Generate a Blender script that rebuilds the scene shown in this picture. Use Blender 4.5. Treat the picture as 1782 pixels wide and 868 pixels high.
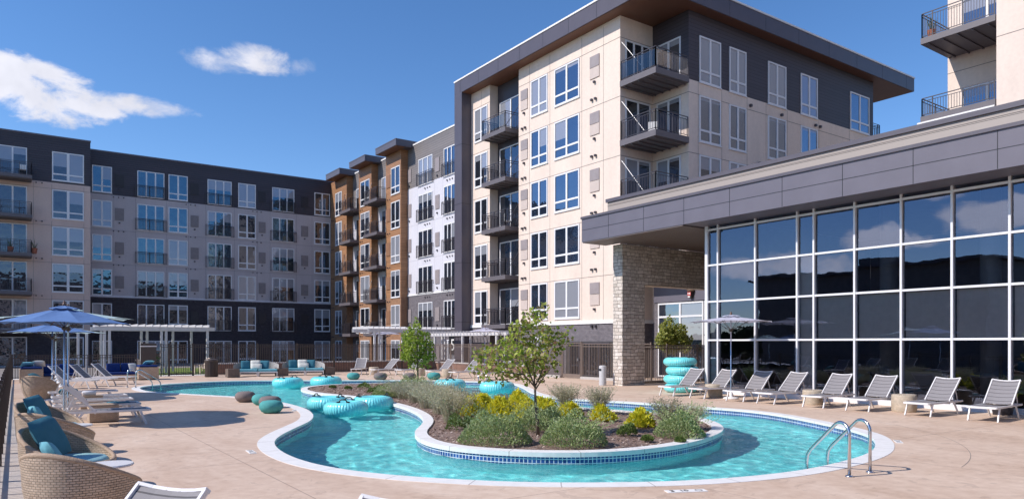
import bpy, bmesh, math, random
from math import sin, cos, pi, radians, atan2, sqrt, floor
from mathutils import Vector, Matrix
random.seed(7)
for o in list(bpy.data.objects): bpy.data.objects.remove(o)
SC = bpy.context.scene
COL = SC.collection

# ------------------------------------------------------------------ camera
H = 1.9; F = 1250.0; CX = 891.0; HY = 597.0
YAW = radians(35.2); FS, FC = sin(YAW), cos(YAW)
cd = bpy.data.cameras.new('camera'); cam = bpy.data.objects.new('camera', cd); COL.objects.link(cam)
cam.location = (0, 0, H); cam.rotation_euler = (radians(90), 0, -YAW)
cd.sensor_width = 36; cd.lens = 36 * F / 1782; cd.shift_y = (HY - 434) / 1782; cd.clip_end = 3000; cd.clip_start = .05
SC.camera = cam

# ------------------------------------------------------------------ light
SUN_EL = radians(42); L_AZ = radians(-17)           # direction the light travels to, measured from +X
w = bpy.data.worlds.new('World'); SC.world = w; w.use_nodes = True
nt = w.node_tree; N = nt.nodes; Lk = nt.links
for n in list(N): N.remove(n)
def M_(tree, op, a, b=None, c=None, clamp=False):
    n = tree.nodes.new('ShaderNodeMath'); n.operation = op; n.use_clamp = clamp
    for i, v in enumerate((a, b, c)):
        if v is None: continue
        if isinstance(v, (int, float)): n.inputs[i].default_value = v
        else: tree.links.new(v, n.inputs[i])
    return n.outputs[0]
out = N.new('ShaderNodeOutputWorld'); bg = N.new('ShaderNodeBackground'); bg.inputs[1].default_value = .125
sky = N.new('ShaderNodeTexSky'); sky.sky_type = 'NISHITA'; sky.sun_disc = False
sky.sun_elevation = SUN_EL
sx, sy = -cos(L_AZ), -sin(L_AZ)                      # towards the sun
sky.sun_rotation = atan2(sx, sy)
sky.altitude = 1200; sky.air_density = 1.0; sky.dust_density = 0; sky.ozone_density = 2.2
tc = N.new('ShaderNodeTexCoord'); sp = N.new('ShaderNodeSeparateXYZ'); Lk.new(tc.outputs['Generated'], sp.inputs[0])
az = M_(nt, 'MULTIPLY', M_(nt, 'ARCTAN2', sp.outputs[0], sp.outputs[1]), 57.2958)
el = M_(nt, 'MULTIPLY', M_(nt, 'ARCSINE', sp.outputs[2]), 57.2958)
nz = N.new('ShaderNodeTexNoise'); nz.inputs['Scale'].default_value = 15; nz.inputs['Detail'].default_value = 9; nz.inputs['Roughness'].default_value = .62; nz.inputs['Distortion'].default_value = .3
mp = N.new('ShaderNodeMapping'); mp.inputs['Scale'].default_value = (1, 1, 1.7); Lk.new(tc.outputs['Generated'], mp.inputs[0]); Lk.new(mp.outputs[0], nz.inputs[0])
nzs = M_(nt, 'MULTIPLY', M_(nt, 'SUBTRACT', nz.outputs[0], .5), 3.2)
mask = None
CLOUDS = [(-1.0, 16.9, 6.2, 1.7, 1.4), (3.6, 15.6, 4.0, 1.5, 1.45), (7.6, 16.3, 4.6, .8, 1.0), (15.4, 20.5, 3.2, 1.25, 1.0), (13.0, 19.9, 3.4, .9, .7), (18.9, 20.2, 1.2, .8, .55),
          (-56, 5.8, 5, 1.0, 1.3), (-63, 7.6, 4, 1.3, 1.5), (-70, 8.6, 4.5, 1.5, 1.5), (-66, 10.6, 2.5, .6, .9), (-84, 11, 7, 2.5, .9), (-100, 16, 12, 4, .8), (-140, 14, 16, 5, .9), (-40, 5.5, 10, 1.6, .6)]
for (a, e, wa, we, st) in CLOUDS:
    q = M_(nt, 'ADD', M_(nt, 'POWER', M_(nt, 'ABSOLUTE', M_(nt, 'DIVIDE', M_(nt, 'SUBTRACT', az, a), wa)), 2.0),
           M_(nt, 'POWER', M_(nt, 'ABSOLUTE', M_(nt, 'DIVIDE', M_(nt, 'SUBTRACT', el, e), we)), 2.0))
    m = M_(nt, 'MULTIPLY', M_(nt, 'ADD', M_(nt, 'SUBTRACT', 1.0, q), nzs), st)
    mask = m if mask is None else M_(nt, 'MAXIMUM', mask, m)
mr = N.new('ShaderNodeMapRange'); mr.interpolation_type = 'SMOOTHSTEP'; mr.inputs[1].default_value = .1; mr.inputs[2].default_value = 1.15
Lk.new(mask, mr.inputs[0])
mix = N.new('ShaderNodeMix'); mix.data_type = 'RGBA'
Lk.new(M_(nt, 'MULTIPLY', mr.outputs[0], .88), mix.inputs[0])
hs = N.new('ShaderNodeHueSaturation'); hs.inputs['Hue'].default_value = .5; hs.inputs['Saturation'].default_value = 1.2; hs.inputs['Value'].default_value = .98
Lk.new(sky.outputs[0], hs.inputs['Color'])
tn = N.new('ShaderNodeMix'); tn.data_type = 'RGBA'; tn.blend_type = 'MULTIPLY'; tn.inputs[0].default_value = 1; tn.inputs[7].default_value = (.98, .975, 1.05, 1)
Lk.new(hs.outputs[0], tn.inputs[6]); Lk.new(tn.outputs[2], mix.inputs[6])
cr = N.new('ShaderNodeMapRange'); cr.inputs[1].default_value = .3; cr.inputs[2].default_value = .7; cr.inputs[3].default_value = 4.6; cr.inputs[4].default_value = 5.9
nz2 = N.new('ShaderNodeTexNoise'); nz2.inputs['Scale'].default_value = 22; nz2.inputs['Detail'].default_value = 5; Lk.new(tc.outputs['Generated'], nz2.inputs[0])
Lk.new(nz2.outputs[0], cr.inputs[0])
dt = N.new('ShaderNodeVectorMath'); dt.operation = 'DOT_PRODUCT'; Lk.new(tc.outputs['Generated'], dt.inputs[0]); dt.inputs[1].default_value = (sx, sy, 0)
sb_ = N.new('ShaderNodeMapRange'); sb_.inputs[1].default_value = .25; sb_.inputs[2].default_value = .9; sb_.inputs[3].default_value = 1; sb_.inputs[4].default_value = 2.5; Lk.new(dt.outputs['Value'], sb_.inputs[0])
cc = N.new('ShaderNodeCombineColor')
cb_ = M_(nt, 'MULTIPLY', cr.outputs[0], sb_.outputs[0])
Lk.new(cb_, cc.inputs[0]); Lk.new(M_(nt, 'MULTIPLY', cb_, .985), cc.inputs[1]); Lk.new(M_(nt, 'MULTIPLY', cb_, 1.05), cc.inputs[2])
Lk.new(cc.outputs[0], mix.inputs[7])
Lk.new(mix.outputs[2], bg.inputs[0]); Lk.new(bg.outputs[0], out.inputs[0])
sl = bpy.data.lights.new('sun', 'SUN'); sl.energy = 3.6; sl.angle = radians(.5); sl.cycles.is_caustics_light = True; sl.color = (1, .925, .86)
so = bpy.data.objects.new('sun', sl); COL.objects.link(so)
so.rotation_euler = Vector((cos(L_AZ) * cos(SUN_EL), sin(L_AZ) * cos(SUN_EL), -sin(SUN_EL))).to_track_quat('-Z', 'Y').to_euler()
SC.view_settings.view_transform = 'Standard'; SC.view_settings.look = 'None'; SC.view_settings.exposure = 0.45; SC.view_settings.gamma = 1
SC.render.engine = 'CYCLES'; SC.cycles.max_bounces = 7; SC.cycles.transparent_max_bounces = 12; SC.cycles.use_denoising = True
SC.cycles.caustics_reflective = False; SC.cycles.caustics_refractive = True

# ------------------------------------------------------------------ helpers
def ray(px): k = (px - CX) / F; return FS + FC * k, FC - FS * k      # X and Y per metre of depth
def G(px, py, z=0.0):                                              # a point on level z
    d = (H - z) * F / (py - HY); a, b = ray(px); return Vector((a * d, b * d, z))
def onX(px, X): a, b = ray(px); return X * b / a                   # Y on the plane X
def onY(px, Y): a, b = ray(px); return Y * a / b                   # X on the plane Y
def tag(o, label=None, cat=None, group=None, kind=None):
    if label: o['label'] = label
    if cat: o['category'] = cat
    if group: o['group'] = group
    if kind: o['kind'] = kind
    return o
def empty(name, loc, label=None, cat=None, group=None, rz=0):
    o = bpy.data.objects.new(name, None); COL.objects.link(o); o.location = loc; o.rotation_euler = (0, 0, rz); o.empty_display_size = .2
    return tag(o, label, cat, group)
def dup(root, loc, rz=0, label=None, scale=None, group=None):
    def cp(o, par):
        c = o.copy(); COL.objects.link(c)
        if par is not None: c.parent = par
        for ch in o.children: cp(ch, c)
        return c
    r = cp(root, None); r.location = loc; r.rotation_euler = (0, 0, rz)
    if scale: r.scale = (scale,) * 3
    if label: r['label'] = label
    if group: r['group'] = group
    return r
class MB:
    def __init__(s): s.v = []; s.f = []; s.uv = {}; s.mi = {}
    def quad(s, a, b, c, d, uv=None, mi=0):
        i = len(s.v); s.v += [tuple(a), tuple(b), tuple(c), tuple(d)]; s.f.append((i, i+1, i+2, i+3))
        if uv: s.uv[len(s.f)-1] = uv
        if mi: s.mi[len(s.f)-1] = mi
        return s
    def box(s, x0, x1, y0, y1, z0, z1, M=None):
        i = len(s.v)
        if x0 > x1: x0, x1 = x1, x0
        if y0 > y1: y0, y1 = y1, y0
        if z0 > z1: z0, z1 = z1, z0
        P = [(x0,y0,z0),(x1,y0,z0),(x1,y1,z0),(x0,y1,z0),(x0,y0,z1),(x1,y0,z1),(x1,y1,z1),(x0,y1,z1)]
        if M is not None: P = [tuple(M @ Vector(p)) for p in P]
        s.v += P
        s.f += [tuple(i+k for k in q) for q in ((0,3,2,1),(4,5,6,7),(0,1,5,4),(1,2,6,5),(2,3,7,6),(3,0,4,7))]
        return s
    def bar(s, a, b, wd, ht, up=(0,0,1)):
        a = Vector(a); b = Vector(b); d = (b-a); L = d.length; d.normalize(); u = Vector(up)
        if abs(d.dot(u)) > .98: u = Vector((0,1,0))
        r = d.cross(u).normalized(); u = r.cross(d).normalized()
        M = Matrix(((d.x, r.x, u.x, a.x), (d.y, r.y, u.y, a.y), (d.z, r.z, u.z, a.z), (0,0,0,1)))
        return s.box(0, L, -wd/2, wd/2, -ht/2, ht/2, M)
    def tube(s, pts, r, seg=8, cap=True, closed=False):
        pts = [Vector(p) for p in pts]; n = len(pts); rr = r if isinstance(r, (list, tuple)) else [r]*n
        i0 = len(s.v); pu = None
        for k, p in enumerate(pts):
            t = (pts[(k+1) % n] - pts[k-1]) if closed else (pts[min(k+1, n-1)] - pts[max(k-1, 0)])
            t.normalize()
            if pu is None: u = t.orthogonal().normalized()
            else:
                u = pu - t * pu.dot(t); u = u.normalized() if u.length > 1e-6 else t.orthogonal().normalized()
            pu = u; v = t.cross(u)
            for j in range(seg):
                a = 2*pi*j/seg; s.v.append(tuple(p + (u*cos(a) + v*sin(a)) * rr[k]))
        for k in range(n if closed else n-1):
            k2 = (k+1) % n
            for j in range(seg): j2 = (j+1) % seg; s.f.append((i0+k*seg+j, i0+k*seg+j2, i0+k2*seg+j2, i0+k2*seg+j))
        if cap and not closed:
            s.f.append(tuple(i0+j for j in reversed(range(seg)))); s.f.append(tuple(i0+(n-1)*seg+j for j in range(seg)))
        return s
    def lathe(s, prof, seg=24, c=(0,0), sc=(1,1)):
        i0 = len(s.v); n = len(prof); R = prof
        for (r, z) in prof:
            for j in range(seg): a = 2*pi*j/seg; s.v.append((c[0]+r*cos(a)*sc[0], c[1]+r*sin(a)*sc[1], z))
        L = 0
        for k in range(n-1):
            L2 = L + sqrt((R[k+1][0]-R[k][0])**2 + (R[k+1][1]-R[k][1])**2); rm = max(R[k][0], R[k+1][0], .01)
            for j in range(seg):
                j2 = (j+1) % seg; s.f.append((i0+k*seg+j, i0+k*seg+j2, i0+(k+1)*seg+j2, i0+(k+1)*seg+j))
                u0, u1 = 2*pi*j/seg*rm, 2*pi*(j+1)/seg*rm
                s.uv[len(s.f)-1] = [(u0, L), (u1, L), (u1, L2), (u0, L2)]
            L = L2
        return s
    def prism(s, poly, z0, z1):
        i = len(s.v); n = len(poly)
        s.v += [(p[0], p[1], z0) for p in poly] + [(p[0], p[1], z1) for p in poly]
        s.f.append(tuple(i+k for k in reversed(range(n)))); s.f.append(tuple(i+n+k for k in range(n)))
        for k in range(n): k2 = (k+1) % n; s.f.append((i+k, i+k2, i+n+k2, i+n+k))
        return s
    def build(s, name, mat, parent=None, smooth=False, bevel=0, local=False, sub=0):
        me = bpy.data.meshes.new(name)
        vv = s.v
        if parent is not None and not local:
            t = parent
            while t.parent is not None: t = t.parent
            L = t.location; vv = [(p[0]-L[0], p[1]-L[1], p[2]-L[2]) for p in s.v]
        me.from_pydata(vv, [], s.f)
        mats = mat if isinstance(mat, (list, tuple)) else [mat]
        for m in mats: me.materials.append(m)
        for k, m in s.mi.items(): me.polygons[k].material_index = m
        if s.uv:
            ul = me.uv_layers.new(name='UVMap')
            for k, uvs in s.uv.items():
                for li, c in zip(me.polygons[k].loop_indices, uvs): ul.data[li].uv = c
        if smooth: me.polygons.foreach_set('use_smooth', [True]*len(me.polygons))
        me.update()
        o = bpy.data.objects.new(name, me); COL.objects.link(o)
        if parent is not None: o.parent = parent
        if bevel:
            b = o.modifiers.new('bevel', 'BEVEL'); b.width = bevel; b.segments = 2; b.limit_method = 'ANGLE'; b.angle_limit = radians(50)
        if sub:
            b = o.modifiers.new('sub', 'SUBSURF'); b.levels = sub; b.render_levels = sub
        return o

class Bag(MB):                                      # boxes that each become a part of their own
    def __init__(s): super().__init__(); s.bb = []
    def box(s, *a): s.bb.append(a); return s
    def build(s, name, mat, parent=None, **k):
        for a in s.bb: MB().box(*a).build(name, mat, parent, **k)
def to_mesh(cu, name, parent, loc, rot_=(0, 0, 0)):
    t = bpy.data.objects.new('tmp', cu); COL.objects.link(t); dg = bpy.context.evaluated_depsgraph_get()
    me = bpy.data.meshes.new_from_object(t.evaluated_get(dg)); bpy.data.objects.remove(t)
    o = bpy.data.objects.new(name, me); COL.objects.link(o); o.parent = parent; o.location = loc; o.rotation_euler = rot_; return o

# ------------------------------------------------------------------ materials
def newmat(name):
    m = bpy.data.materials.new(name); m.use_nodes = True; t = m.node_tree
    for n in list(t.nodes): t.nodes.remove(n)
    o = t.nodes.new('ShaderNodeOutputMaterial'); return m, t, o
def wpos(t): return t.nodes.new('ShaderNodeNewGeometry').outputs['Position']
def noise(t, vec, scale, detail=4, rough=.55, dist=0):
    n = t.nodes.new('ShaderNodeTexNoise'); n.inputs['Scale'].default_value = scale; n.inputs['Detail'].default_value = detail
    n.inputs['Roughness'].default_value = rough; n.inputs['Distortion'].default_value = dist
    if vec is not None: t.links.new(vec, n.inputs['Vector'])
    return n.outputs[0]
def ramp(t, fac, stops):
    n = t.nodes.new('ShaderNodeValToRGB'); e = n.color_ramp.elements
    e[0].position, e[0].color = stops[0][0], (*stops[0][1], 1); e[1].position, e[1].color = stops[-1][0], (*stops[-1][1], 1)
    for p, c in stops[1:-1]: x = e.new(p); x.color = (*c, 1)
    t.links.new(fac, n.inputs[0]); return n.outputs[0]
def mixc(t, fac, a, b, mode='MIX'):
    n = t.nodes.new('ShaderNodeMix'); n.data_type = 'RGBA'; n.blend_type = mode
    for i, v in ((0, fac), (6, a), (7, b)):
        if isinstance(v, (int, float)): n.inputs[i].default_value = v
        elif isinstance(v, tuple): n.inputs[i].default_value = (*v, 1)
        else: t.links.new(v, n.inputs[i])
    return n.outputs[2]
def bump(t, h, dist, strength=1.0):
    n = t.nodes.new('ShaderNodeBump'); n.inputs['Distance'].default_value = dist; n.inputs['Strength'].default_value = strength
    t.links.new(h, n.inputs['Height']); return n.outputs[0]
def bsdf(t, o, col, rough=.6, nrm=None, metal=0, spec=.5, **kw):
    b = t.nodes.new('ShaderNodeBsdfPrincipled')
    if isinstance(col, tuple): b.inputs['Base Color'].default_value = (*col, 1)
    else: t.links.new(col, b.inputs['Base Color'])
    if isinstance(rough, (int, float)): b.inputs['Roughness'].default_value = rough
    else: t.links.new(rough, b.inputs['Roughness'])
    b.inputs['Metallic'].default_value = metal; b.inputs['Specular IOR Level'].default_value = spec
    if nrm is not None: t.links.new(nrm, b.inputs['Normal'])
    for k, v in kw.items(): b.inputs[k].default_value = v
    if o is not None: t.links.new(b.outputs[0], o.inputs[0])
    return b.outputs[0]
def sc3(c, f): return tuple(x*f for x in c)
def plain(name, c, rough=.6, var=.12, scale=3, metal=0, bmp=0, bscale=60, spec=.5, obj=False):
    m, t, o = newmat(name)
    p = t.nodes.new('ShaderNodeTexCoord').outputs['Object'] if obj else wpos(t)
    f = noise(t, p, scale, 5, .6)
    col = ramp(t, f, [(.3, sc3(c, 1-var)), (.7, sc3(c, 1+var))])
    nr = bump(t, noise(t, p, bscale, 3), bmp) if bmp else None
    bsdf(t, o, col, rough, nr, metal, spec); return m
def frac_line(t, v, period, width):     # 1 on a thin line at every period
    f = M_(t, 'FRACT', M_(t, 'DIVIDE', v, period)); return M_(t, 'LESS_THAN', f, width / period)
def siding(name, c, period=.2, var=.13):
    m, t, o = newmat(name); p = wpos(t); s = t.nodes.new('ShaderNodeSeparateXYZ'); t.links.new(p, s.inputs[0])
    row = M_(t, 'FLOOR', M_(t, 'DIVIDE', s.outputs[2], period))
    wn = t.nodes.new('ShaderNodeTexWhiteNoise'); wn.noise_dimensions = '1D'; t.links.new(row, wn.inputs['W'])
    f = M_(t, 'ADD', M_(t, 'MULTIPLY', wn.outputs[0], .5), M_(t, 'MULTIPLY', noise(t, p, 1.2, 5), .5))
    col = ramp(t, f, [(.2, sc3(c, 1-var)), (.8, sc3(c, 1+var))])
    ln = frac_line(t, s.outputs[2], period, .018)
    col = mixc(t, ln, col, sc3(c, .35))  # shadow gap between boards painted into the colour as a dark line
    h = M_(t, 'FRACT', M_(t, 'DIVIDE', s.outputs[2], period))
    bsdf(t, o, col, .55, bump(t, M_(t, 'MULTIPLY', h, -1), .012)); return m
def panelm(name, c, var=.08, rough=.7):
    m, t, o = newmat(name); p = wpos(t)
    mp = t.nodes.new('ShaderNodeMapping'); mp.inputs['Scale'].default_value = (1, 1, .25); t.links.new(p, mp.inputs[0])
    f = M_(t, 'ADD', M_(t, 'MULTIPLY', noise(t, mp.outputs[0], .9, 6, .6), .6), M_(t, 'MULTIPLY', noise(t, p, 7, 4), .4))
    col = ramp(t, f, [(.35, sc3(c, 1-var)), (.65, sc3(c, 1+var))])
    bsdf(t, o, col, rough, bump(t, noise(t, p, 45, 3), .002)); return m
def brick(name, c1, c2, mort, bw=.22, bh=.075, uvmap=False, msize=.008, offs=.5, rough=.8, distort=0, bumpd=.006):
    m, t, o = newmat(name)
    if uvmap: vec = t.nodes.new('ShaderNodeTexCoord').outputs['UV']
    else:
        p = wpos(t); s = t.nodes.new('ShaderNodeSeparateXYZ'); t.links.new(p, s.inputs[0])
        c = t.nodes.new('ShaderNodeCombineXYZ'); t.links.new(M_(t, 'ADD', s.outputs[0], s.outputs[1]), c.inputs[0]); t.links.new(s.outputs[2], c.inputs[1]); vec = c.outputs[0]
    if distort:
        nn = t.nodes.new('ShaderNodeTexNoise'); nn.inputs['Scale'].default_value = 2.3; nn.inputs['Detail'].default_value = 2; t.links.new(vec, nn.inputs[0])
        va = t.nodes.new('ShaderNodeVectorMath'); va.operation = 'MULTIPLY_ADD'; t.links.new(nn.outputs[1], va.inputs[0]); va.inputs[1].default_value = (distort,)*3; t.links.new(vec, va.inputs[2]); vec = va.outputs[0]
    b = t.nodes.new('ShaderNodeTexBrick'); t.links.new(vec, b.inputs[0]); b.offset = offs
    b.inputs['Color1'].default_value = (*c1, 1); b.inputs['Color2'].default_value = (*c2, 1); b.inputs['Mortar'].default_value = (*mort, 1)
    b.inputs['Scale'].default_value = 1; b.inputs['Mortar Size'].default_value = msize; b.inputs['Brick Width'].default_value = bw; b.inputs['Row Height'].default_value = bh; b.inputs['Mortar Smooth'].default_value = .3
    f = noise(t, wpos(t), 4, 5, .6)
    col = mixc(t, .5, b.outputs[0], ramp(t, f, [(.3, (.6,)*3), (.7, (1.25,)*3)]), 'MULTIPLY')
    h = M_(t, 'SUBTRACT', M_(t, 'MULTIPLY', noise(t, wpos(t), 25, 4), .5), b.outputs['Fac'])
    bsdf(t, o, col, rough, bump(t, h, bumpd)); return m
def glassm(name, base, refl=.22, rough=0.0, wob=.0015, base_rough=.4, tint=None, wscale=.8, gcol=(.66, .76, .95)):
    m, t, o = newmat(name); p = wpos(t)
    nr = bump(t, noise(t, p, wscale, 3, .5), wob*10)
    g = t.nodes.new('ShaderNodeBsdfGlossy'); g.inputs['Roughness'].default_value = rough; g.inputs[0].default_value = (*gcol, 1); t.links.new(nr, g.inputs['Normal'])
    if tint is None: d = bsdf(t, None, base, base_rough, spec=.2)
    else:
        tr = t.nodes.new('ShaderNodeBsdfTransparent'); tr.inputs[0].default_value = (*tint, 1); d = tr.outputs[0]
    lw = t.nodes.new('ShaderNodeFresnel'); lw.inputs[0].default_value = 1.5
    fac = M_(t, 'ADD', M_(t, 'MULTIPLY', lw.outputs[0], 1.1), refl, clamp=True)
    mx = t.nodes.new('ShaderNodeMixShader'); t.links.new(fac, mx.inputs[0]); t.links.new(d, mx.inputs[1]); t.links.new(g.outputs[0], mx.inputs[2]); t.links.new(mx.outputs[0], o.inputs[0])
    return m
def weave(name, c1, c2, bw=.045, bh=.022, bumpd=.006):
    m, t, o = newmat(name); vec = t.nodes.new('ShaderNodeTexCoord').outputs['UV']
    b = t.nodes.new('ShaderNodeTexBrick'); t.links.new(vec, b.inputs[0]); b.offset = .5
    b.inputs['Color1'].default_value = (*c1, 1); b.inputs['Color2'].default_value = (*c2, 1); b.inputs['Mortar'].default_value = (*sc3(c2, .5), 1)
    b.inputs['Scale'].default_value = 1; b.inputs['Mortar Size'].default_value = bh*.14; b.inputs['Brick Width'].default_value = bw; b.inputs['Row Height'].default_value = bh; b.inputs['Mortar Smooth'].default_value = 1
    f = noise(t, vec, 9, 4); col = mixc(t, .6, b.outputs[0], ramp(t, f, [(.3, (.75,)*3), (.7, (1.15,)*3)]), 'MULTIPLY')
    bsdf(t, o, col, .55, bump(t, M_(t, 'MULTIPLY', b.outputs['Fac'], -1), bumpd)); return m
def leafm(name, cols, rough=.55, trans=.35):
    m, t, o = newmat(name); g = t.nodes.new('ShaderNodeNewGeometry')
    n = len(cols); col = ramp(t, g.outputs['Random Per Island'], [(i/(n-1), c) for i, c in enumerate(cols)])
    b = bsdf(t, None, col, rough, spec=.35); tr = t.nodes.new('ShaderNodeBsdfTranslucent'); t.links.new(col, tr.inputs[0])
    mx = t.nodes.new('ShaderNodeMixShader'); mx.inputs[0].default_value = trans; t.links.new(b, mx.inputs[1]); t.links.new(tr.outputs[0], mx.inputs[2]); t.links.new(mx.outputs[0], o.inputs[0]); return m
def fabric(name, c, trans=0, var=.06, scale=300):
    m, t, o = newmat(name); p = t.nodes.new('ShaderNodeTexCoord').outputs['Object']
    col = ramp(t, noise(t, p, 6, 4), [(.3, sc3(c, 1-var)), (.7, sc3(c, 1+var))])
    b = bsdf(t, None if trans else o, col, .85, bump(t, M_(t, 'ADD', noise(t, p, 9, 3), M_(t, 'MULTIPLY', noise(t, p, scale, 2), .05)), .01), spec=.25)
    if trans:
        tr = t.nodes.new('ShaderNodeBsdfTranslucent'); t.links.new(col, tr.inputs[0]); mx = t.nodes.new('ShaderNodeMixShader'); mx.inputs[0].default_value = trans
        t.links.new(b, mx.inputs[1]); t.links.new(tr.outputs[0], mx.inputs[2]); t.links.new(mx.outputs[0], o.inputs[0])
    return m

def stonem():
    m, t, o = newmat('ledgestone'); p = wpos(t); s = t.nodes.new('ShaderNodeSeparateXYZ'); t.links.new(p, s.inputs[0])
    c = t.nodes.new('ShaderNodeCombineXYZ'); t.links.new(M_(t, 'ADD', s.outputs[0], s.outputs[1]), c.inputs[0]); t.links.new(s.outputs[2], c.inputs[1])
    nn = t.nodes.new('ShaderNodeTexNoise'); nn.inputs['Scale'].default_value = 2.8; nn.inputs['Detail'].default_value = 2; t.links.new(c.outputs[0], nn.inputs[0])
    va = t.nodes.new('ShaderNodeVectorMath'); va.operation = 'MULTIPLY_ADD'; t.links.new(nn.outputs[1], va.inputs[0]); va.inputs[1].default_value = (.17, .13, 0); t.links.new(c.outputs[0], va.inputs[2])
    b = t.nodes.new('ShaderNodeTexBrick'); t.links.new(va.outputs[0], b.inputs[0]); b.offset = .37; b.squash = 1.7; b.squash_frequency = 3
    b.inputs['Color1'].default_value = (.52, .45, .385, 1); b.inputs['Color2'].default_value = (.74, .67, .60, 1); b.inputs['Mortar'].default_value = (.20, .165, .14, 1)
    b.inputs['Scale'].default_value = 1; b.inputs['Mortar Size'].default_value = .011; b.inputs['Brick Width'].default_value = .26; b.inputs['Row Height'].default_value = .155; b.inputs['Mortar Smooth'].default_value = .5
    col = mixc(t, .6, b.outputs[0], ramp(t, noise(t, p, 5, 6, .7), [(.3, (.65,)*3), (.7, (1.3,)*3)]), 'MULTIPLY')
    bsdf(t, o, col, .85, bump(t, M_(t, 'SUBTRACT', M_(t, 'MULTIPLY', noise(t, p, 14, 5, .7), .8), b.outputs['Fac']), .035)); return m
MT = dict(
    dark_siding=siding('dark_siding', (.052, .044, .056)), grey_siding=siding('grey_siding', (.19, .17, .165)),
    dark_metal=plain('dark_metal_panel', (.085, .075, .095), .42, .06, 1.5), trim=plain('dark_trim', (.055, .048, .06), .45, .06),
    fascia=plain('fascia_panel', (.135, .125, .155), .45, .06, 1.2), roofcap=plain('roof_cap', (.10, .09, .11), .45, .05),
    cream=panelm('cream_panel', (.73, .605, .515)), tan=panelm('tan_panel', (.62, .47, .41)), greyp=panelm('grey_panel', (.47, .42, .43)),
    whitep=panelm('white_panel', (.62, .61, .66)), ledge=plain('white_ledge', (.78, .76, .74), .6, .03), board=siding('beige_board', (.36, .31, .275), .3, .05),
    dbrick=brick('dark_brick', (.042, .034, .042), (.068, .057, .066), (.036, .031, .036)), gbrick=brick('grey_brick', (.15, .135, .15), (.20, .18, .195), (.11, .10, .11)),
    wood=siding('wood_siding', (.36, .18, .085), .15, .16), bbrick=brick('brown_brick', (.30, .15, .08), (.38, .20, .105), (.25, .17, .12)),
    soffit=siding('wood_soffit', (.16, .07, .04), .14), wallcap=brick('salmon_block', (.36, .2, .15), (.43, .25, .19), (.3, .2, .16), .4, .2),
    stone=stonem(),
    winframe=plain('window_frame', (.74, .74, .76), .4, .02), vent=plain('vent_grille', (.30, .26, .26), .5, .1), ventd=plain('vent_dark', (.025, .022, .028), .5, .1), ventl=plain('vent_light', (.55, .46, .41), .6, .05),
    glass_dark=glassm('glass_dark', (.010, .011, .014), .11, wob=.0022), glass_blind=glassm('glass_blind', (.26, .27, .30), .10, wob=.0012), glass_blue=glassm('glass_blue', (.010, .016, .03), .27, wob=.0014, gcol=(.58, .68, .84)), glass_teal=glassm('glass_teal', (.008, .02, .03), .20, wob=.0018, gcol=(.35, .62, .86)), guard=glassm('guard_glass', None, .03, tint=(.93, .95, .96), wob=.0003, gcol=(1, 1, 1)),
    hall_glass=glassm('hall_glass', None, .15, wob=.00045, tint=(.76, .75, .75), wscale=.5, gcol=(.52, .58, .76)), rail=plain('dark_rail', (.06, .052, .06), .4, .05), slab=plain('slab', (.13, .115, .125), .5, .06),
    white=plain('white_metal', (.74, .72, .71), .35, .02), post=plain('painted_timber', (.60, .59, .60), .5, .05), steel=plain('steel', (.62, .62, .64), .22, .04, metal=1), steelp=plain('brushed_steel', (.50, .49, .49), .38, .04), bronze=plain('bronze_rail', (.075, .056, .047), .4, .08), bronze_sunlit=plain('bronze_rail_sunlit', (.19, .145, .12), .45, .08), joint=plain('joint_line', (.25, .21, .185), .8, .1),  # the lighter bronze has sunlight put into its colour
    jointl=plain('joint_line_pale', (.36, .30, .26), .8, .1),
    sling=None, wicker=weave('wicker', (.52, .38, .27), (.62, .47, .34)), wicker2=weave('pale_wicker', (.56, .46, .34), (.66, .55, .42), .05, .03), dwicker=weave('brown_wicker', (.16, .12, .10), (.2, .155, .13)),
    teal=fabric('teal_fabric', (.045, .17, .23)), sea=fabric('sea_fabric', (.30, .52, .56)), navy=fabric('navy_fabric', (.01, .035, .16)), creamf=fabric('cream_fabric', (.68, .68, .62)), aquaf=fabric('aqua_fabric', (.16, .42, .50)),
    canopy=fabric('canopy_blue', (.12, .22, .45), .10), canopyp=fabric('canopy_pale', (.55, .72, .74), .35), canopyw=fabric('canopy_white', (.62, .62, .74), .3),
    pouft=fabric('pouf_teal', (.085, .34, .33), var=.15), poufg=fabric('pouf_grey', (.20, .165, .16), var=.18), black=plain('black_plastic', (.015, .015, .018), .4, .1),
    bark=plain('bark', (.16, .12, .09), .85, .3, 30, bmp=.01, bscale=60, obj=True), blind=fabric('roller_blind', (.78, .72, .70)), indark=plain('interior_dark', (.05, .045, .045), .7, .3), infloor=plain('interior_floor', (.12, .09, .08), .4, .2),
    brass=plain('bronze', (.16, .09, .06), .4, .1), red=plain('red_sign', (.5, .03, .03), .5, .05), paper=plain('paper_white', (.8, .78, .75), .7, .03), towel=fabric('towel', (.7, .7, .74)), terra=plain('terracotta', (.35, .12, .07), .8, .1),
)
def slingm():
    m, t, o = newmat('sling'); p = t.nodes.new('ShaderNodeTexCoord').outputs['UV']; s = t.nodes.new('ShaderNodeSeparateXYZ'); t.links.new(p, s.inputs[0])
    ln = frac_line(t, s.outputs[0], .135, .014)
    col = mixc(t, ln, ramp(t, noise(t, p, 400, 2), [(.3, (.20, .185, .19)), (.7, (.27, .255, .26))]), (.07, .065, .07))
    bsdf(t, o, col, .7, bump(t, ln, -.004)); return m
MT['sling'] = slingm()
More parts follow.
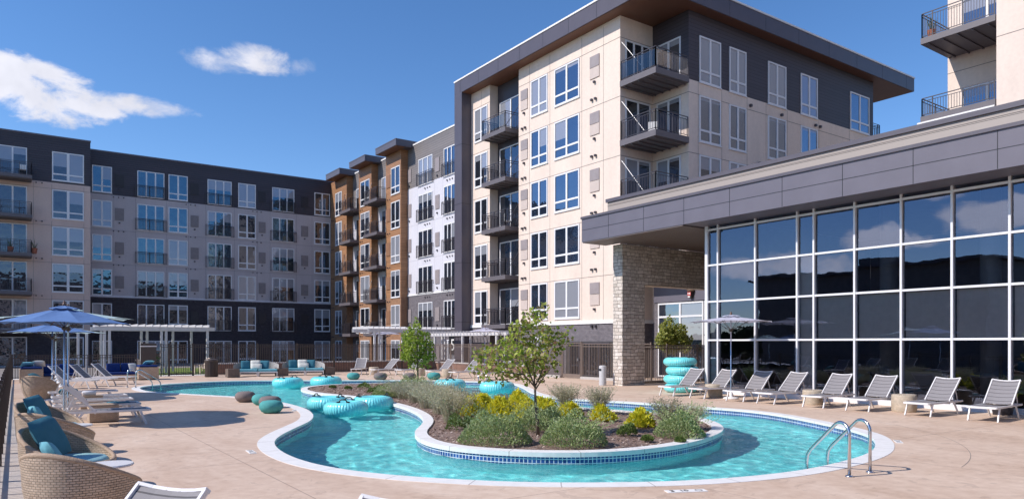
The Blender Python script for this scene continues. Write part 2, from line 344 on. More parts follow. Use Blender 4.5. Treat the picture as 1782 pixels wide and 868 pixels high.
def tubem():
    m, t, o = newmat('float_vinyl'); p = t.nodes.new('ShaderNodeTexCoord').outputs['Object']
    s = t.nodes.new('ShaderNodeSeparateXYZ'); t.links.new(p, s.inputs[0])
    a = M_(t, 'ARCTAN2', s.outputs[1], s.outputs[0]); r = M_(t, 'SQRT', M_(t, 'ADD', M_(t, 'POWER', s.outputs[0], 2), M_(t, 'POWER', s.outputs[1], 2)))
    wv = M_(t, 'SINE', M_(t, 'MULTIPLY', M_(t, 'ADD', a, M_(t, 'MULTIPLY', noise(t, p, 8, 3), .15)), 46))
    edge = M_(t, 'SMOOTH_MIN', M_(t, 'ABSOLUTE', M_(t, 'SUBTRACT', r, .42)), .2, .1)
    h = M_(t, 'MULTIPLY', wv, M_(t, 'MULTIPLY', edge, edge))
    bsdf(t, o, ramp(t, noise(t, p, 3, 3), [(.3, (.15, .72, .76)), (.7, (.24, .80, .82))]), .28, bump(t, h, .16), spec=.6, **{'Coat Weight': .3}); return m
MT['tube'] = tubem()
def deckm():
    m, t, o = newmat('stained_concrete'); p = wpos(t)
    mp = t.nodes.new('ShaderNodeMapping'); mp.inputs['Scale'].default_value = (1, .45, 1); mp.inputs['Rotation'].default_value = (0, 0, .5); t.links.new(p, mp.inputs[0])
    f = M_(t, 'ADD', M_(t, 'MULTIPLY', noise(t, mp.outputs[0], .55, 8, .65, .8), .6), M_(t, 'MULTIPLY', noise(t, p, 5, 6, .65), .4))
    col = ramp(t, f, [(.30, (.42, .28, .19)), (.44, (.58, .42, .31)), (.58, (.68, .52, .40)), (.72, (.76, .62, .51))])
    s = t.nodes.new('ShaderNodeSeparateXYZ'); t.links.new(p, s.inputs[0])
    l1 = frac_line(t, M_(t, 'ADD', s.outputs[0], 1.3), 4.4, .012); l2 = frac_line(t, M_(t, 'ADD', s.outputs[1], 2.0), 4.6, .012)
    ln = M_(t, 'MAXIMUM', l1, l2)
    col = mixc(t, M_(t, 'MULTIPLY', ln, .7), col, (.2, .13, .1))
    st = noise(t, p, 1.7, 5, .7, 1.2); col = mixc(t, M_(t, 'MULTIPLY', M_(t, 'GREATER_THAN', st, .60), .22), col, (.25, .17, .13))
    h = M_(t, 'SUBTRACT', M_(t, 'MULTIPLY', noise(t, p, 30, 6, .7), .25), M_(t, 'MULTIPLY', ln, .8))
    bsdf(t, o, col, .62, bump(t, h, .01), spec=.4); return m
MT['deck'] = deckm()
def waterm():
    m, t, o = newmat('pool_water'); p = wpos(t)
    rf = t.nodes.new('ShaderNodeBsdfRefraction'); rf.inputs['IOR'].default_value = 1.33; rf.inputs['Roughness'].default_value = 0; rf.inputs[0].default_value = (.62, .975, .98, 1)
    g = t.nodes.new('ShaderNodeBsdfGlossy'); g.inputs['Roughness'].default_value = .02
    nr = bump(t, noise(t, p, 12, 3, .5, .2), .02, .9); t.links.new(nr, g.inputs['Normal'])
    fr = t.nodes.new('ShaderNodeFresnel'); fr.inputs[0].default_value = 1.33
    mx = t.nodes.new('ShaderNodeMixShader'); t.links.new(M_(t, 'MULTIPLY', fr.outputs[0], .8), mx.inputs[0]); t.links.new(rf.outputs[0], mx.inputs[1]); t.links.new(g.outputs[0], mx.inputs[2]); t.links.new(mx.outputs[0], o.inputs[0]); return m
MT['water'] = waterm()
MT['plaster'] = None
def plasterm():
    m, t, o = newmat('pool_plaster'); p = wpos(t)
    f = M_(t, 'ADD', M_(t, 'MULTIPLY', noise(t, p, 6.5, 5, .7, 1.6), .75), M_(t, 'MULTIPLY', noise(t, p, 1.1, 4, .6, .5), .25))  # pebble mottle, contrast painted up to stand in for rippled sunlight
    bsdf(t, o, ramp(t, f, [(.34, (.22, .68, .73)), (.5, (.46, .84, .86)), (.64, (.82, 1.0, .99))]), .7); return m
MT['plaster'] = plasterm()
MT['tile'] = brick('pool_tile', (.010, .04, .17), (.03, .10, .33), (.72, .76, .80), .075, .075, uvmap=True, msize=.0075, offs=0, rough=.2, bumpd=.001)
def coping():
    m, t, o = newmat('coping_stone'); vec = t.nodes.new('ShaderNodeTexCoord').outputs['UV']; s = t.nodes.new('ShaderNodeSeparateXYZ'); t.links.new(vec, s.inputs[0])
    ln = frac_line(t, s.outputs[0], 1.25, .018)
    c = ramp(t, noise(t, wpos(t), 6, 6, .65), [(.3, (.74, .72, .68)), (.7, (.84, .82, .80))])
    bsdf(t, o, mixc(t, M_(t, 'MULTIPLY', ln, .75), c, (.35, .32, .3)), .6, bump(t, noise(t, wpos(t), 60, 3), .002)); return m
MT['coping'] = coping()
def grassm():
    m, t, o = newmat('lawn'); p = wpos(t)
    bsdf(t, o, ramp(t, M_(t, 'ADD', M_(t, 'MULTIPLY', noise(t, p, 1, 5), .5), M_(t, 'MULTIPLY', noise(t, p, 40, 4, .7), .5)), [(.3, (.09, .15, .02)), (.7, (.22, .30, .05))]), .9, bump(t, noise(t, p, 60, 4), .05)); return m
MT['grass'] = grassm()
MT['mulch'] = plain('mulch_bed', (.27, .185, .15), .95, .45, 22, bmp=.03, bscale=40)
MT['plank'] = plain('composite_plank', (.55, .49, .44), .7, .08, 3)

# ================================================================== SETTING
def smooth_poly(pts, step=.22):
    P = [Vector((p[0], p[1], 0)) for p in pts]; n = len(P); o = []
    for i in range(n):
        a, b, c, d = P[i-1], P[i], P[(i+1) % n], P[(i+2) % n]; k = max(1, int((c-b).length/step))
        for j in range(k):
            t = j/k; o.append(.5*((2*b)+(c-a)*t+(2*a-5*b+4*c-d)*t*t+(3*b-a-3*c+d)*t**3))
    return o
def relax(P, it=6):
    for _ in range(it):
        n = len(P); P = [(P[i-1]+P[i]*2+P[(i+1) % n])/4 for i in range(n)]
    return P
def area(P): return sum(P[i-1].x*P[i].y-P[i].x*P[i-1].y for i in range(len(P)))/2
def offset(P, d):                                   # outward for a counter-clockwise loop
    n = len(P); o = []
    for i in range(n):
        t = P[(i+1) % n]-P[i-1]; t.normalize(); o.append(P[i]+Vector((t.y, -t.x, 0))*d)
    return o
outer_px = [(476,768),(484,781),(505,793),(540,805),(600,817),(680,826),(780,833),(900,838.5),(1000,839.5),(1123,838.5),(1200,836),(1315,827.5),(1400,817),(1474,800.5),(1511,788.6),(1524,775),
 (1514,758),(1467,744),(1416,733),(1349,720.4),(1281,712.6),(1180,706),(1090,699.5),(1025,696),(965,692),(928,684),(908,673.5),(888,667),(850,664.5),(797,663),(763,661.8),(680,661.3),(596,661.5),(472,661.8),(380,663.3),(300,667.5),(255,671.5),(243,675.5),
 (262,681),(310,684),(380,688),(440,691.5),(491,699.5),(530,710),(545,721),(541,731),(519,742),(492,755)]
isl_px = [(721,752),(727,764),(749,773.5),(797,781.6),(895,788.5),(993,790.4),(1090,787),(1188,775),(1237,762),(1258,752),(1260,745),(1250,737),(1225,729),(1180,722),(1120,717.5),(1040,712),(960,705),(880,698),(830,692),(795,685),(780,676),(755,669),(710,666.5),(667,666.5),(596,668.5),(553,671),(528,674.5),(524,679),(540,683.5),(565,686.5),(627,692.6),(676,702),(707,711),(728,721),(737,731),(733,741)]
def loop(px): 
    P = relax(smooth_poly([G(*p) for p in px]), 5)
    return P if area(P) > 0 else P[::-1]
PO = loop(outer_px); PI = loop(isl_px)
PC = relax(offset(PO, .32), 2); PII = relax(offset(PI, -.25), 2)
def fill(name, loops, z, mat, kind='structure', mound=0):
    bm = bmesh.new()
    for Lp in loops:
        vs = [bm.verts.new((p[0], p[1], z)) for p in Lp]
        for i in range(len(vs)): bm.edges.new((vs[i-1], vs[i]))
    bmesh.ops.triangle_fill(bm, use_beauty=True, use_dissolve=False, edges=bm.edges[:], normal=(0, 0, 1))
    bmesh.ops.recalc_face_normals(bm, faces=bm.faces[:])
    me = bpy.data.meshes.new(name); bm.to_mesh(me); bm.free(); me.materials.append(mat)
    if sum(p.normal.z for p in me.polygons) < 0: me.flip_normals()
    o = bpy.data.objects.new(name, me); COL.objects.link(o); return tag(o, kind=kind)
def strip(mb, A, B, za, zb, flip=False):           # ribbon between two loops of equal count, with arc-length UVs
    n = len(A); L = 0; tot = sum((A[(i+1) % n]-A[i]).length for i in range(n))
    for i in range(n):
        j = (i+1) % n; L2 = L+(A[j]-A[i]).length
        a, b, c, d = (A[i].x, A[i].y, za), (A[j].x, A[j].y, za), (B[j].x, B[j].y, zb), (B[i].x, B[i].y, zb)
        wd = max(abs(zb-za), (A[i]-B[i]).length); uv = [(L, 0), (L2, 0), (L2, wd), (L, wd)]
        if flip: mb.quad(d, c, b, a, [uv[3], uv[2], uv[1], uv[0]])
        else: mb.quad(a, b, c, d, uv)
        L = L2
ZW = -.17
deck_edge = [Vector(p) for p in ((.22,-14,0),(62,-14,0),(62,45.95,0),(.22,45.95,0))]
deck = fill('deck', [deck_edge, PC], 0, MT['deck'])
b = MB(); b.box(-.6, .215, -14, 46, -.3, -.02); b.build('deck_side_ground', MT['joint'], None)
tag(bpy.data.objects['deck_side_ground'], kind='structure')
b = MB(); strip(b, PC, PO, .006, .006); strip(b, PO, PO, .006, -.045, True); strip(b, PC, PC, -.1, .006)
tag(b.build('pool_coping', MT['coping']), kind='structure')
POt = offset(PO, .02)
b = MB(); strip(b, POt, POt, -.045, -.22, True); tag(b.build('pool_tile_band', MT['tile']), kind='structure')
b = MB(); strip(b, POt, POt, -.22, -1.12, True); tag(b.build('pool_wall', MT['plaster']), kind='structure')
PIt = offset(PI, -.03)
b = MB(); strip(b, PIt, PIt, -.24, -.05); tag(b.build('island_tile_band', MT['tile']), kind='structure')
b = MB(); strip(b, PIt, PIt, -1.12, -.24); tag(b.build('island_wall', MT['plaster']), kind='structure')
b = MB(); strip(b, PI, PII, .03, .034); strip(b, PI, PI, -.05, .03); strip(b, PI, PIt, -.05, -.05); strip(b, PII, PII, -.1, .034, True)
tag(b.build('island_coping', MT['coping']), kind='structure')
fill('pool_floor', [POt, PIt], -1.1, MT['plaster']); pass
import numpy as np
from mathutils import noise as mnoise
def inside_np(P, X, Y):
    c = np.zeros(X.shape, bool); n = len(P); j = n-1
    for i in range(n):
        xi, yi, xj, yj = P[i].x, P[i].y, P[j].x, P[j].y
        if yi != yj: c ^= ((yi > Y) != (yj > Y)) & (X < (xj-xi)*(Y-yi)/(yj-yi)+xi)
        j = i
    return c
st = .075; wx = np.arange(min(p.x for p in PO)-.2, max(p.x for p in PO)+.2, st); wy = np.arange(min(p.y for p in PO)-.2, max(p.y for p in PO)+.2, st)
GX, GY = np.meshgrid(wx+st/2, wy+st/2, indexing='ij')
keep = inside_np(offset(PO, .13), GX, GY) & ~inside_np(offset(PI, -.12), GX, GY)
wv = {}; wm = MB()
def wvert(i, j):
    if (i, j) not in wv:
        x, y = wx[i], wy[j]
        z = ZW+.014*mnoise.noise((x*1.5, y*1.5, 0))+.011*mnoise.noise((x*3.6+.8*mnoise.noise((x, y, 3)), y*3.6, 5))+.0042*mnoise.noise((x*7, y*7, 9))
        wv[(i, j)] = len(wm.v); wm.v.append((float(x), float(y), z))
    return wv[(i, j)]
for i, j in zip(*np.nonzero(keep)): wm.f.append((wvert(i, j), wvert(i+1, j), wvert(i+1, j+1), wvert(i, j+1)))
wo = tag(wm.build('water', MT['water'], smooth=True), kind='structure')
wo.cycles.is_caustics_caster = True
for nm_ in ('pool_floor', 'pool_wall', 'island_wall'): bpy.data.objects[nm_].cycles.is_caustics_receiver = True
# planting bed: a low mound of mulch
def inside(P, x, y):
    c = False; n = len(P); j = n-1
    for i in range(n):
        if (P[i].y > y) != (P[j].y > y) and x < (P[j].x-P[i].x)*(y-P[i].y)/(P[j].y-P[i].y)+P[i].x: c = not c
        j = i
    return c
bed = fill('planting_bed', [PII], .0, MT['mulch'])
mc = MB(); k = 0; xs = [p.x for p in PII]; ys = [p.y for p in PII]
while k < 16000:
    x, y = random.uniform(min(xs), max(xs)), random.uniform(min(ys), max(ys)); k += 1
    if not inside(PII, x, y): continue
    a = random.uniform(0, pi); L = random.uniform(.02, .07); wd = random.uniform(.006, .016); z = random.uniform(.003, .03); tz = random.uniform(-.02, .02)
    dx, dy = cos(a)*L, sin(a)*L; ex, ey = -sin(a)*wd, cos(a)*wd
    mc.quad((x-dx-ex, y-dy-ey, z-tz), (x+dx-ex, y+dy-ey, z+tz), (x+dx+ex, y+dy+ey, z+tz+.005), (x-dx+ex, y-dy+ey, z-tz+.005))
tag(mc.build('mulch', leafm('bark_chips', [(.12, .07, .05), (.28, .19, .14), (.42, .32, .26), (.58, .48, .41)], .9, 0)), kind='stuff')
# curved joint cut round the pool
b = MB(); q1 = relax(offset(PO, 1.55), 30); q2 = relax(offset(q1, .012), 1)
for i in range(len(q1)):
    if q1[i].x > 12.2 and q1[i].y < 12: b.quad((q1[i-1].x, q1[i-1].y, .003), (q1[i].x, q1[i].y, .003), (q2[i].x, q2[i].y, .003), (q2[i-1].x, q2[i-1].y, .003))
tag(b.build('deck_joint', MT['joint']), kind='structure')
b = MB(); b.quad((-900,-900,-1.6), (900,-900,-1.6), (900,900,-1.6), (-900,900,-1.6)); tag(b.build('ground', plain('far_ground', (.22, .19, .17), .9, .2, .05)), kind='structure')
b = MB(); b.box(-30, 62, 46, 80, -1.5, -.075); tag(b.build('paving', plain('grey_paving', (.24, .215, .20), .85, .12, 1.5)), kind='structure')
b = MB(); b.box(5.5, 17, 47.6, 62, -.2, -.055); tag(b.build('lawn', MT['grass']), kind='structure')
b = MB(); b.box(-30, 62, 46.0, 47.6, -.5, -.03); tag(b.build('path', MT['paper']), kind='structure')
# ridged strip along the left fence
b = MB()
for i in range(370):
    y = 7+i*.105; b.box(-.55, .215, y, y+.088, -.02, .012)
tag(b.build('boardwalk', MT['plank'], bevel=0), kind='structure')

# ================================================================== BUILDINGS
class W:
    def __init__(s, ax, c): s.ax = ax; s.c = c
    def bx(s, mb, u0, u1, z0, z1, o0, o1):
        if s.ax == 'X': mb.box(s.c-o1, s.c-o0, u0, u1, z0, z1)
        else: mb.box(u0, u1, s.c-o1, s.c-o0, z0, z1)
    def q(s, mb, u0, u1, z0, z1, o, mi=0):
        if s.ax == 'X': mb.quad((s.c-o, u1, z0), (s.c-o, u0, z0), (s.c-o, u0, z1), (s.c-o, u1, z1), mi=mi)
        else: mb.quad((u0, s.c-o, z0), (u1, s.c-o, z0), (u1, s.c-o, z1), (u0, s.c-o, z1), mi=mi)
    def u(s, px): return onX(px, s.c) if s.ax == 'X' else onY(px, s.c)
    def span(s, a, b2): return sorted((s.u(a), s.u(b2)))
def window(par, w, u0, u1, z0, z1, cols=2, tr=.24, blind=None, fr=.075, door=False, glass='glass_dark', mull=None, name='window', fm='winframe'):
    mull = mull or fr*1.5
    m = MB(); w.bx(m, u0, u1, z0, z0+fr, -.02, .05); w.bx(m, u0, u1, z1-fr, z1, -.02, .05)
    w.bx(m, u0, u0+fr, z0+fr, z1-fr, -.02, .049); w.bx(m, u1-fr, u1, z0+fr, z1-fr, -.02, .049)
    for k in range(1, cols):
        c = u0+(u1-u0)*k/cols; w.bx(m, c-mull/2, c+mull/2, z0+fr, z1-fr, -.02, .047)
    if tr: zt = z0+(z1-z0)*tr; w.bx(m, u0+fr, u1-fr, zt, zt+fr*1.3, -.02, .045)
    if not door: w.bx(m, u0-.03, u1+.03, z0-.05, z0-.001, -.02, .07)
    f = m.build(name, MT[fm], par)
    if blind is None: blind = random.choice([0, 0, 0, 0, .25, .4, 1.0])
    pm_ = MB()
    for k in range(cols):
        a = u0+(u1-u0)*k/cols; b2 = u0+(u1-u0)*(k+1)/cols; zb = z1-(z1-z0)*blind
        bl = blind if random.random() > .12 else random.choice([0, .5])
        zb = z1-(z1-z0)*bl
        if bl > 0: w.q(pm_, a, b2, zb, z1, .012, 1)
        if bl < 1: w.q(pm_, a, b2, z0, zb, .012, 0)
    pm_.build('pane', [MT[glass], MT['glass_blind']], f)
    return f
def bars(mb, p0, p1, z0, z1, step=.115, th=.018, wd=.04):
    p0 = Vector(p0); p1 = Vector(p1); L = (p1-p0).length; n = max(1, int(L/step))
    mb.bar((p0.x, p0.y, z1), (p1.x, p1.y, z1), wd, .035); mb.bar((p0.x, p0.y, z1-.13), (p1.x, p1.y, z1-.13), .03, .025); mb.bar((p0.x, p0.y, z0+.08), (p1.x, p1.y, z0+.08), .03, .03)
    for i in range(1, n):
        p = p0+(p1-p0)*i/n; mb.box(p.x-th/2, p.x+th/2, p.y-th/2, p.y+th/2, z0+.08, z1-.13)
    for i in range(0, n+1, max(1, int(1.3/step))):
        p = p0+(p1-p0)*i/n; mb.box(p.x-.022, p.x+.022, p.y-.022, p.y+.022, z0, z1-.017)
    p = p1; mb.box(p.x-.022, p.x+.022, p.y-.022, p.y+.022, z0, z1-.017)
def juliet(par, w, u0, u1, z0, z1):
    m = MB(); o = .16
    if w.ax == 'X': bars(m, (w.c-o, u0, 0), (w.c-o, u1, 0), z0, z1, .12); 
    else: bars(m, (u0, w.c-o, 0), (u1, w.c-o, 0), z0, z1, .12)
    for u in (u0, u1):
        for z in (z0+.1, z1-.04): w.bx(m, u-.02, u+.02, z-.02, z+.02, 0, o)
    m.build('railing', MT['rail'], par)
def balcony(par, x0, x1, y0, y1, zs, sides, gl=False, rh=1.05, th=.28):     # slab + rail on the listed sides
    m = MB(); m.box(x0, x1, y0, y1, zs-th, zs)
    for k in range(5): y = y0+(y1-y0)*(k+.5)/5; m.box(x0+.1, x1-.02, y-.03, y+.03, zs-th-.07, zs-th-.001)
    s = m.build('balcony', MT['slab'], par)
    r = MB(); i = .05
    if 'W' in sides: bars(r, (x0+i, y0+i, 0), (x0+i, y1-i, 0), zs, zs+rh)
    if 'S' in sides: bars(r, (x0+i, y0+i+.0, 0), (x1-i, y0+i, 0), zs, zs+rh)
    if 'N' in sides: bars(r, (x0+i, y1-i, 0), (x1-i, y1-i, 0), zs, zs+rh)
    r.build('railing', MT['rail'], s)
    return s
def small_vents(mb, w, u, z, n=3):
    for k in range(n): w.bx(mb, u+k*.42-.05, u+k*.42+.05, z-.045, z+.045, 0, .07 if k < n-1 else .11)
def fl(i): return 18.45-3.2*i                     # window heads, top floor = 0
Z_MID, Z_LOW, Z_ROOF = 15.85, 6.27, 19.8

# ---- left wing, tan end and long grey front
tanb = empty('apartment_building', (-4, 74, -.4), 'tan apartment block with a dark top storey at the far left of the courtyard', 'building')
A = W('Y', 74.0)
MB().box(-16, 6.2, 74, 90, -.4, 3.0).build('brick_wall', MT['dbrick'], tanb)
MB().box(-16, 6.2, 74, 90, 3.0, Z_MID).build('panel_wall', MT['tan'], tanb)
MB().box(-16, 6.2, 74, 90, Z_MID, Z_ROOF).build('siding_wall', MT['dark_siding'], tanb)
MB().box(-16, 6.24, 73.95, 90, Z_ROOF, Z_ROOF+.12).build('roof_edge', MT['fascia'], tanb)
j = MB()
for i in range(1, 5): A.bx(j, -16, 6.2, fl(i)+.05, fl(i)+.08, 0, .004)
for px in (58, 90, 146): 
    for i in range(4): A.bx(j, A.u(px)-.012, A.u(px)+.012, 3.0+3.2*i+.1, 3.0+3.2*(i+1)-.1, 0, .003)
A.bx(j, -16, 6.2, 2.95, 3.05, 0, .05)
j.build('panel_joints', MT['joint'], tanb)
sv = Bag()
for i in range(6):
    zt = fl(i)+(.1 if i == 0 else 0)
    u0, u1 = A.span(90.5, 146); window(tanb, A, u0, u1, zt-2.5, zt, 2, .2, [1, .45, .5, .3, .1, 0][i], .09, mull=.2)
    u0, u1 = A.span(1, 47); window(tanb, A, u0-1.2, u1, zt-2.55, zt, 3, 0, None, .08, door=True, name='balcony_door')
    if i < 5:
        balcony(tanb, -5.5, A.u(55), 72.3, 74, zt-2.6, 'WS')
        bars_end = MB(); bars(bars_end, (A.u(55)-.05, 72.35, 0), (A.u(55)-.05, 74, 0), zt-2.6, zt-1.55); bars_end.build('railing', MT['rail'], tanb)
        small_vents(sv, A, A.u(58)+.2, zt-2.85, 2)
    for bx_ in (-9, -13.5): window(tanb, A, bx_-1.2, bx_+1.2, zt-2.5, zt, 2, .2)
sv.build('wall_vent', MT['trim'], tanb)

lw = empty('apartment_building', (18, 77, -.4), 'long grey apartment wing with dark brick base and dark top storey behind the pergola', 'building')
B = W('Y', 77.0)
MB().box(6.2, 30.3, 77, 92, -.4, Z_LOW).build('brick_wall', MT['dbrick'], lw)
MB().box(6.2, 30.3, 77, 92, Z_LOW, Z_MID).build('panel_wall', MT['greyp'], lw)
MB().box(6.2, 30.3, 77, 92, Z_MID, Z_ROOF).build('siding_wall', MT['dark_siding'], lw)
MB().box(6.2, 30.3, 76.94, 92, Z_ROOF, Z_ROOF+.12).build('roof_edge', MT['fascia'], lw)
m = MB(); B.bx(m, 6.2, 30.3, Z_LOW-.05, Z_LOW+.12, 0, .06); m.build('ledge', MT['whitep'], lw)
j = MB()
for i in range(1, 4): B.bx(j, 6.2, 30.3, fl(i)-2.72, fl(i)-2.70, 0, .004)
for px in (198, 236, 290, 328, 358, 408, 448, 470, 516, 543):
    for i in range(3): B.bx(j, B.u(px)-.01, B.u(px)+.01, Z_LOW+3.2*i+.15, Z_LOW+3.2*(i+1)-.05, 0, .003)
j.build('panel_joints', MT['jointl'] if False else plain('joint_grey', (.16, .15, .18), .8), lw)
BL = {160: [0, 1, .5, .2, 1, 0], 293: [0, 0, 1, .5, .2, 0], 414: [1, 0, 0, 1, 0, 0], 547: [0, 0, 0, .25, .4, .8]}
sv = Bag(); vg = Bag(); vd = Bag()
for i in range(6):
    zt = fl(i); zt2 = zt if i < 5 else 2.15
    for (a, c2) in ((160, 194.8), (293, 326.6), (414.4, 445), (547, 574)):
        u0, u1 = B.span(a, c2); window(lw, B, u0, u1, zt2-2.45, zt2, 2, .22, BL[int(a)][i], .085, mull=.15, glass='glass_teal' if i < 4 and a < 400 else 'glass_dark')
    for (a, c2) in ((238.8, 286), (361, 403), (473.5, 512)):
        u0, u1 = B.span(a, c2); window(lw, B, u0, u1, zt2-2.5, zt2, 3, 0, random.choice([0, 0, .0, .4]), .08, door=True, name='balcony_door', glass='glass_teal' if i < 3 else 'glass_dark')
        if i < 5: juliet(lw, B, u0-.18, u1+.18, zt2-2.5, zt2-1.4)
        small_vents(sv, B, u0-2.0, zt2-2.78 if i < 5 else 2.6, 3)
    for (a, c2) in ((200, 215.7), (331.8, 345.6), (450, 462), (524, 536)):
        u0, u1 = B.span(a, c2); B.bx(vd if i in (0, 4, 5) else vg, u0, u1, zt2-1.75, zt2-.6, 0, .05); B.bx(sv, (u0+u1)/2-.07, (u0+u1)/2+.07, zt2-2.05, zt2-1.93, 0, .08)
sv.build('wall_vent', MT['trim'], lw); vg.build('vent_grille', plain('vent_mauve', (.23, .20, .205), .6, .1), lw); vd.build('vent_grille', MT['ventd'], lw)

# ---- middle wing: grey front and brown towers
mw = empty('apartment_building', (36, 61, -.3), 'pale grey apartment wing with three brown bays topped by flat dark caps', 'building')
XC = 30.3; Cw = W('X', XC)
MB().box(XC, 46, 44.6, 76.98, -.4, 6.24).build('brick_wall', MT['gbrick'], mw)
MB().box(XC, 46, 44.6, 76.98, 6.24, 16.0).build('panel_wall', MT['whitep'], mw)
MB().box(XC, 46, 44.6, 76.98, 16.0, Z_ROOF).build('siding_wall', MT['grey_siding'], mw)
MB().box(XC-.06, 46, 44.6, 76.98, Z_ROOF, Z_ROOF+.13).build('roof_edge', MT['ledge'], mw)
m = MB(); Cw.bx(m, 44.6, 59.6, 6.2, 6.34, 0, .06); m.build('ledge', MT['ledge'], mw)
j = MB()
for i in range(1, 4): Cw.bx(j, 44.6, 59.6, fl(i)-2.7, fl(i)-2.68, 0, .004)
for px in (726, 756, 770):
    for i in range(3): Cw.bx(j, Cw.u(px)-.01, Cw.u(px)+.01, 6.4+3.2*i, 6.24+3.2*(i+1), 0, .003)
j.build('panel_joints', plain('joint_pale', (.42, .41, .44), .8), mw)
sv = Bag(); vg = Bag()
for i in range(6):
    zt = 18.3-3.2*i; zt2 = zt if i < 5 else 2.2
    for (a, c2) in ((728.6, 753), (773, 793)):
        u0, u1 = Cw.span(a, c2); window(mw, Cw, u0, u1, zt2-2.4, zt2, 3, 0, random.choice([0, 0, 1, .3]), .08, door=True, name='balcony_door', glass='glass_blue' if i < 2 else 'glass_dark')
        if i < 5: juliet(mw, Cw, u0-.15, u1+.15, zt2-2.4, zt2-1.3)
        small_vents(sv, Cw, u0+.5, zt2-2.75, 3)
    for (a, c2) in ((710.3, 716), (758, 765)):
        u0, u1 = Cw.span(a, c2); Cw.bx(vg, u0, u1, zt2-1.7, zt2-.5, 0, .05); Cw.bx(sv, u0+.3, u0+.44, zt2-2.1, zt2-1.98, 0, .1)
sv.build('wall_vent', MT['trim'], mw); vg.build('vent_grille', MT['vent'], mw)
T = W('X', 29.6)
for (y0, y1, wa, wb, va) in ((59.6, 62.8, 681, 696.3, (673, 679.5)), (66.1, 69.2, 628, 643.5, None), (72.4, 76.95, 584, 595.2, (597, 600.5))):
    t = MB().box(29.6, XC, y0, y1, 6.2, 19.65).build('wood_bay', MT['wood'], mw)
    MB().box(29.6, XC, y0, y1, -.4, 6.2).build('brick_bay', MT['bbrick'], mw)
    ya = {59.6: 58.6, 66.1: 65.4, 72.4: 71.9}[y0]; yb = {59.6: 62.95, 66.1: 69.3, 72.4: 75.8}[y0]
    c = MB().box(28.6, 33, ya, yb, 19.66, 20.2).build('roof_cap', MT['roofcap'], mw)
    MB().box(28.57, 33, ya-.03, yb+.03, 20.2, 20.26).build('cap_edge', MT['fascia'], c)
    MB().box(28.65, 29.58, ya+.05, yb-.05, 19.62, 19.656).build('soffit', MT['soffit'], c)
    vv = Bag(); sv = Bag()
    for i in range(6):
        zt = 18.25-3.2*i; zt2 = zt if i < 5 else 2.2; u0, u1 = T.span(wa, wb)
        window(mw, T, u0, u1, zt2-2.5, zt2, 2, .24, [0, 0, 1, .2, 1, .3][i] if y0 < 60 else None, .085, glass='glass_dark')
        if va: u0, u1 = T.span(*va); T.bx(vv, u0, u1, zt2-1.7, zt2-.5, 0, .05)
        uu = (y0+y1)/2; small_vents(sv, T, y1-.9, zt2-2.85, 2)
    if va: vv.build('vent_grille', plain('vent_brown', (.26, .13, .07), .6, .1), mw)
    sv.build('wall_vent', MT['trim'], mw)
for (y0, y1, pa, pb) in ((62.85, 66.05, 660, 670), (69.25, 72.35, 615.5, 623)):
    for i in range(6):
        zt = 18.1-3.2*i; zt2 = zt if i < 5 else 2.2; u0, u1 = Cw.span(pa, pb)
        window(mw, Cw, y0+.35, y1-.9, zt2-2.4, zt2, 2, 0, None, .08, door=True, name='balcony_door')
        if i < 5:
            s = balcony(mw, 28.7, XC, y0+.05, y1-.02, zt2-2.42, 'WSN')
            MB().bar((29.6, y1-.02, zt2-.4), (28.8, y1-.4, zt2-2.3), .03, .03).build('tie_rod', MT['rail'], s)

# ---- cream corner block
cb = empty('apartment_building', (38, 34, 0), 'cream apartment block under a wide dark flat roof with corner balconies', 'building')
R1 = 19.63
D = W('X', 27.2); S = W('Y', 25.8); E1 = W('X', 29.7); E2 = W('Y', 28.4); RC = W('X', 27.9)
m = MB().box(27.9, 48.3, 28.4, 44.6, 0, 3.05); m.box(27.2, 27.9, 28.4, 37.8, 0, 3.05); m.box(27.2, 27.9, 41.2, 43.6, 0, 3.05); m.box(29.7, 48.3, 25.8, 28.4, 0, 3.05); m.build('brick_wall', MT['gbrick'], cb)
m = MB().box(27.2, 27.9, 28.4, 37.8, 3.05, R1); m.box(27.2, 27.9, 41.2, 43.6, 3.05, R1); m.box(27.9, 29.7, 28.4, 44.6, 3.05, R1)
m.box(29.7, 48.3, 25.8, 44.6, 3.05, 15.95); m.build('panel_wall', MT['cream'], cb)
MB().box(29.7, 48.3, 25.8, 44.6, 15.95, R1).build('siding_wall', MT['dark_siding'], cb)
MB().box(27.86, 27.899, 37.81, 41.19, 3.05, R1).build('recess_siding', MT['trim'], cb)
m = MB(); m.box(26.4, 27.197, 43.6, 44.6, 0, 19.66); m.box(27.197, 27.9, 43.62, 44.6, 0, R1); m.build('corner_frame', MT['dark_metal'], cb)
m = MB()
for z in (3.4, 7.6, 11.8, 16.0): m.box(26.393, 27.2, 43.593, 44.607, z, z+.025)
m.build('frame_joints', MT['black'], cb)
rf = MB().box(26.4, 52.5, 25.1, 44.6, 19.66, 20.56).build('roof', MT['dark_metal'], cb)
MB().box(26.36, 52.54, 25.06, 44.64, 20.56, 20.66).build('roof_edge', MT['ledge'], rf)
MB().box(26.45, 52.4, 25.15, 44.5, 19.634, 19.657).build('soffit', MT['soffit'], rf)
fj = MB()
for y in [27+2.4*i for i in range(8)]: fj.box(26.395, 26.41, y, y+.02, 19.67, 20.55)
for x in [29+3.2*i for i in range(8)]: fj.box(x, x+.02, 25.095, 25.11, 19.67, 20.55)
fj.build('fascia_joints', MT['black'], rf)
